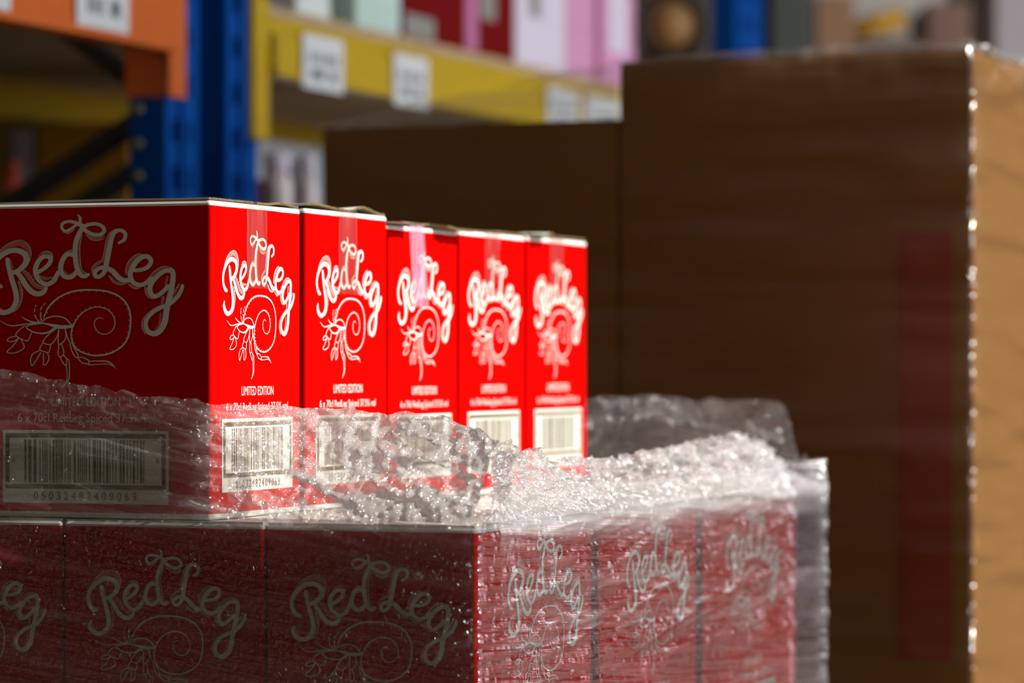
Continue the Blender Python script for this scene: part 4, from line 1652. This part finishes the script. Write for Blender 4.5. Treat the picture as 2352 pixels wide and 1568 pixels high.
ZS = zt_y + 0.001
deck('chipboard shelf deck on the yellow beams', YB1 + 0.01, YC0 - 0.01, ZS, 4)
ZS += 0.0182


# ------------------------------------------------------------------ goods on the shelves (all out of focus)
def cmat(name, c, **k):
    if name not in M:
        M[name] = mat(name, c, **k)
    return M[name]


def box_item(name, label, cat, x0, x1, y0, y1, z0, z1, m, group=None, label_part=None, strip=None, lid=None, rot=0.0):
    o = thing(name, label, cat, ((x0 + x1) / 2, (y0 + y1) / 2, z0), rot, group)
    a, c, h = (x1 - x0) / 2, (y1 - y0) / 2, z1 - z0
    b = MB()
    b.box((-a, -c, 0), (a, c, h - 0.003), 0.004)
    b.build('carton_body', m, o)
    f = MB()
    f.box((-a + 0.001, -c + 0.001, h - 0.0028), (a - 0.001, -0.001, h), 0.0006)
    f.box((-a + 0.001, 0.001, h - 0.0028), (a - 0.001, c - 0.001, h), 0.0006)
    f.build('top_flap', lid or m, o)
    if label_part:
        ly0, ly1, lz0, lz1, lm = label_part
        b = MB()
        b.box((a + 0.0002, -c + 2 * c * ly0, lz0), (a + 0.0012, -c + 2 * c * ly1, lz1))
        b.build('paper_label', lm, o)
    if strip:
        sy0, sy1, sm = strip
        b = MB()
        b.box((a + 0.0002, -c + 2 * c * sy0, 0.004), (a + 0.001, -c + 2 * c * sy1, h - 0.005))
        b.build('printed_band', sm, o)
    return o


dred = cmat('dark_red_print', (0.20, 0.003, 0.003), rough=0.5, spec=0.05)
pink = cmat('pink_print', (0.80, 0.36, 0.58), rough=0.5, spec=0.05)
palepink = cmat('pale_pink_print', (0.84, 0.74, 0.86), rough=0.5, spec=0.05)
rose = cmat('rose_print', (0.62, 0.20, 0.36), rough=0.5, spec=0.05)
mint = cmat('mint_print', (0.60, 0.76, 0.68), rough=0.5, spec=0.05)
olive = cmat('olive_fill', (0.24, 0.25, 0.17), rough=0.6, spec=0.05)
greyl = cmat('grey_label', (0.30, 0.28, 0.24), rough=0.6)
XS_ = XR_ + 0.005


def ysp(a, b):
    return on_x(a, 60, XS_).y, on_x(b, 60, XS_).y


S0 = ZS
g = 'goods on the yellow shelf'
y0, y1 = ysp(695, 772); box_item('white_carton', 'small white and mint carton above the first label of the yellow beam', 'carton', XS_ - .16, XS_ - 0.01, y0, y1, S0, S0 + .26, cmat('white_print', (0.78, 0.82, 0.80)), g, (0.1, 0.6, .05, .12, mint))
y0, y1 = ysp(776, 812); box_item('olive_filler', 'slim olive box filling the dark gap between the white and the mint cartons', 'carton', XS_ - .30, XS_ - 0.04, y0, y1, S0, S0 + .26, olive, g)  # olive box filling the dark gap between its neighbours
y0, y1 = ysp(818, 920); box_item('mint_carton', 'pale mint carton beside the dark red carton on the yellow shelf', 'carton', XS_ - .25, XS_, y0, y1, S0, S0 + .30, mint, g, (0.25, 0.8, .06, .2, cmat('white_print', (0.78, 0.82, 0.80))))
y0, y1 = ysp(926, 1098); box_item('dark_red_carton', 'wide dark red carton with a pink band along its far edge', 'carton', XS_ - .28, XS_, y0, y1, S0, S0 + .32, dred, g, (0.02, 0.40, .004, .045, greyl), (0.82, 0.99, rose))
y0, y1 = ysp(1100, 1182); box_item('dark_red_carton', 'narrow dark red carton with a grey square label, beside the pale pink carton', 'carton', XS_ - .28, XS_, y0, y1, S0, S0 + .32, dred, g, (0.02, 0.45, .07, .14, greyl))
y0, y1 = ysp(1185, 1362); box_item('pink_carton', 'large pale pink carton with a small grey label on the yellow shelf', 'carton', XS_ - .30, XS_, y0, y1, S0, S0 + .36, palepink, g, (0.17, 0.30, .10, .15, greyl), (0.62, 0.99, pink))
y0, y1 = ysp(1364, 1380); box_item('rose_carton', 'slim deep rose carton between two pink cartons', 'carton', XS_ - .28, XS_ - 0.01, y0, y1, S0, S0 + .36, rose, g)
y0, y1 = ysp(1382, 1458); box_item('pink_carton', 'smaller pink carton with a lilac label, last of the pink cartons', 'carton', XS_ - .30, XS_, y0, y1, S0, S0 + .245, pink, g, (0.2, 0.75, .07, .21, palepink))
# folded price card hanging over the beam
# round fibre drum lying on its side, end face to the aisle
dc = at(1545, 58, 7.75)
o = thing('fibre_drum', 'round brown fibre drum lying on its side, dark rim round a tan end', 'drum', (dc.x, dc.y, dc.z))
dm = cmat('drum_rim', (0.07, 0.042, 0.022))
dt = cmat('drum_end', (0.62, 0.33, 0.12), vary=0.2, scale=8)
rr_ = 0.083
_cy = on_x(1545, 60, dc.x).y
box_item('kraft_carton', 'kraft carton under the round fibre drum on the yellow shelf', 'carton', dc.x - .16, dc.x + .16, dc.y - .11, dc.y + .14, ZS, dc.z - rr_ - 0.001, M['kraft'], 'goods on the yellow shelf')
rv = (Vector(CAM) - dc).normalized()
b = MB(); b.lathe([(rr_ * .93, -.30), (rr_ * .95, -.02), (rr_, -.015), (rr_, .012), (rr_ * .72, .014), (rr_ * .70, .003), (rr_ * .3, .002)], (0, 0, 0), (rv.x, rv.y, 0), 36); b.build('drum_shell', dm, o)
b = MB(); b.lathe([(rr_ * .62, .0035), (rr_ * .62, .006)], (0, 0, 0), (rv.x, rv.y, 0), 36); b.build('end_disc', dt, o)
# beyond the far post: goods on the next bay
for (px0, px1, py0, d, mm, lab, nm) in ((1772, 1868, -60, 8.9, cmat('slate_print', (0.10, 0.11, 0.10)), 'slate grey column carton just right of the far blue post', 'grey_carton'),
                                        (1874, 1962, -10, 9.1, cmat('tan_print', (0.42, 0.22, 0.12)), 'brown carton right of the slate grey one', 'brown_carton'),
                                        (1868, 2170, -80, 11.4, cmat('wall_beige', (0.80, 0.70, 0.62)), 'large pale box added in place of the lit back wall, behind the yellow roll', 'wall_stand_in'),  # pale box added where the lit back wall would show
                                        (2130, 2290, 5, 10.4, cmat('russet_print', (0.36, 0.20, 0.15)), 'russet carton right of the yellow roll', 'russet_carton'),
                                        (2285, 2460, -80, 9.6, cmat('lilac_print', (0.62, 0.55, 0.58)), 'tall pale lilac sack carton at the top right corner', 'lilac_carton')):
    if nm == 'russet_carton':
        d = 10.6
    p0, p1 = at(px0, 835, d), at(px1, 835, d)
    zt_ = at(px0, py0, d).z
    mid = (p0 + p1) / 2
    w = (p1 - p0).length
    o = thing(nm, lab, 'carton', (mid.x, mid.y, 0), PHI)
    b = MB(); b.box((-w / 2, 0, 0.0), (w / 2, 0.5, zt_ - 0.003), 0.006); b.build('carton_body', mm, o)
    b = MB(); b.box((-w / 2 + .003, 0.003, zt_ - 0.0028), (w / 2 - .003, 0.247, zt_), 0.0005); b.box((-w / 2 + .003, 0.253, zt_ - 0.0028), (w / 2 - .003, 0.497, zt_), 0.0005); b.build('top_flap', mm, o)
# yellow roll lying on the brown goods
pa_, pb_ = at(1962, 70, 9.75), at(2078, 40, 9.75)
o = thing('yellow_roll', 'blurred yellow roll leaning above the tall kraft stack', 'roll', tuple(pa_))
d_ = pb_ - pa_
b = MB(); b.lathe([(0.012, 0), (0.03, 0.004), (0.031, d_.length - .004), (0.012, d_.length)], (0, 0, 0), tuple(d_), 24); b.build('roll_body', cmat('yellow_wrap', (0.85, 0.45, 0.04)), o)
b = MB(); b.lathe([(0.010, -.01), (0.010, d_.length + .01)], (0, 0, 0), tuple(d_), 14); b.build('core', M['kraft'], o)
sup = at(2020, 90, 9.78)
o = thing('dark_crate', 'dark plum crate under the yellow roll', 'crate', (sup.x, sup.y, 0), PHI)
b = MB(); b.box((-.11, -.03, 0), (.11, .3, sup.z - .02), .006); b.build('crate_body', cmat('plum_plastic', (0.16, 0.11, 0.10)), o)
b = MB(); b.box((-.12, -.04, sup.z - .02), (.12, .31, sup.z - .004), .004); b.build('rim', cmat('plum_plastic', (0.16, 0.11, 0.10)), o)

# lower level of the yellow bay, seen between the post and the kraft stack
XG = XR_ - 0.06
gz = on_x(650, 366, XG).z
y0, y1 = on_x(596, 400, XG).y, on_x(735, 400, XG).y
hz = at(650, 470, 6.0).z - 0.06
o = box_item('grey_crate', 'grey crate below the yellow beam carrying the pale pink jars', 'crate', XG - .5, XG + .02, y0 - 0.02, y1 + .3, 0.0, hz, cmat('grey_plastic', (0.2, 0.19, 0.18)), None)


def jar(label, px, py_top, r_px, mm, lidm, X=XG - 0.02, d=None):
    p = on_x(px, py_top, X)
    dd = (p - Vector(CAM)).dot(Vector((-SP, CP, 0)))
    r = r_px / F * dd
    h = p.z - hz
    o = thing('plastic_jar', label, 'jar', (p.x, p.y, hz + 0.0006), 0, 'jars below the yellow beam')
    b = MB(); b.lathe([(r * .9, 0), (r, .01), (r, h * .62), (r * .8, h * .74), (r * .72, h * .76)], (0, 0, 0), (0, 0, 1), 28); b.build('jar_body', mm, o)
    b = MB(); b.lathe([(r * .8, h * .765), (r * .82, h * .77), (r * .82, h * .985), (r * .74, h)], (0, 0, 0), (0, 0, 1), 28); b.build('lid', lidm, o)


ppw = cmat('pale_blush_plastic', (0.90, 0.76, 0.74), rough=0.3)
jar('pale blush jar under the yellow beam, wider and nearer the blue post', 636, 352, 36, ppw, palepink)
jar('pale blush jar under the yellow beam, beside the edge of the kraft stack', 705, 356, 24, ppw, palepink, XG - .06)
jar('dark bottle shaped jar between the two blush jars', 671, 372, 11, cmat('dark_plastic', (0.02, 0.02, 0.02)), cmat('dark_plastic', (0.02, 0.02, 0.02)), XG - .12)
jar('slim red jar behind the blue post under the yellow beam', 598, 412, 10, cmat('red_plastic', (0.4, 0.01, 0.01)), cmat('red_plastic', (0.4, 0.01, 0.01)), XG - .10)
q0, q1 = on_x(592, 345, XG - .31), on_x(735, 345, XG - .31)
box_item('pale_grey_carton', 'pale grey carton at the back of the bay below the yellow beam', 'carton', XG - .52, XG - .31, q0.y, q1.y + .3, 0.0, on_x(650, 326, XG - .31).z, cmat('pale_grey_print', (0.5, 0.52, 0.55)), None)

# left of the post, seen through the braces
def y_item(name, label, cat, px0, px1, py_top, Y, mm, dep=0.5, lp=None, bottom=0.0, group=None):
    p0, p1 = on_y(px0, py_top, Y), on_y(px1, py_top, Y)
    o = thing(name, label, cat, ((p0.x + p1.x) / 2, Y, bottom), 0, group)
    w, h = (p1.x - p0.x), p0.z - bottom
    b = MB(); b.box((-w / 2, 0, 0), (w / 2, dep, h - .003), .005); b.build('carton_body', mm, o)
    f = MB(); f.box((-w / 2 + .002, .002, h - .0028), (w / 2 - .002, dep / 2 - .002, h), .0006); f.box((-w / 2 + .002, dep / 2 + .002, h - .0028), (w / 2 - .002, dep - .002, h), .0006)
    f.build('top_flap', mm, o)
    if lp:
        a, c, z0, z1, lm = lp
        b = MB(); b.box((-w / 2 + w * a, -0.0014, h * z0), (-w / 2 + w * c, -0.0002, h * z1)); b.build('paper_label', lm, o)
    return o


y_item('orange_carton', 'orange brown carton seen through the dark braces, beside the blue post', 'carton', 84, 298, 285, 3.0, M['orange_kraft'], .3)
y_item('ochre_carton', 'pale edged ochre carton at the left picture edge behind the braces', 'carton', -120, 76, 275, 3.0, cmat('ochre_print', (0.40, 0.30, 0.06)), .3, (0.78, 0.99, .75, .98, cmat('pale_lilac_print', (0.7, 0.68, 0.75))))
p0 = on_y(28, 372, 2.6)
o = thing('red_tube', 'slim red tube standing low at the left picture edge behind the braces', 'tube', (p0.x, p0.y, 0))
b = MB(); b.lathe([(0.013, 0), (0.014, 0.004), (0.014, p0.z - 0.012), (0.013, p0.z - 0.010)], (0, 0, 0), (0, 0, 1), 20); b.build('tube_body', cmat('tube_red', (0.6, 0.05, 0.02)), o)
b = MB(); b.lathe([(0.0145, p0.z - 0.012), (0.0145, p0.z - 0.002), (0.012, p0.z)], (0, 0, 0), (0, 0, 1), 20); b.build('end_cap', cmat('tube_cap', (0.7, 0.12, 0.05)), o)
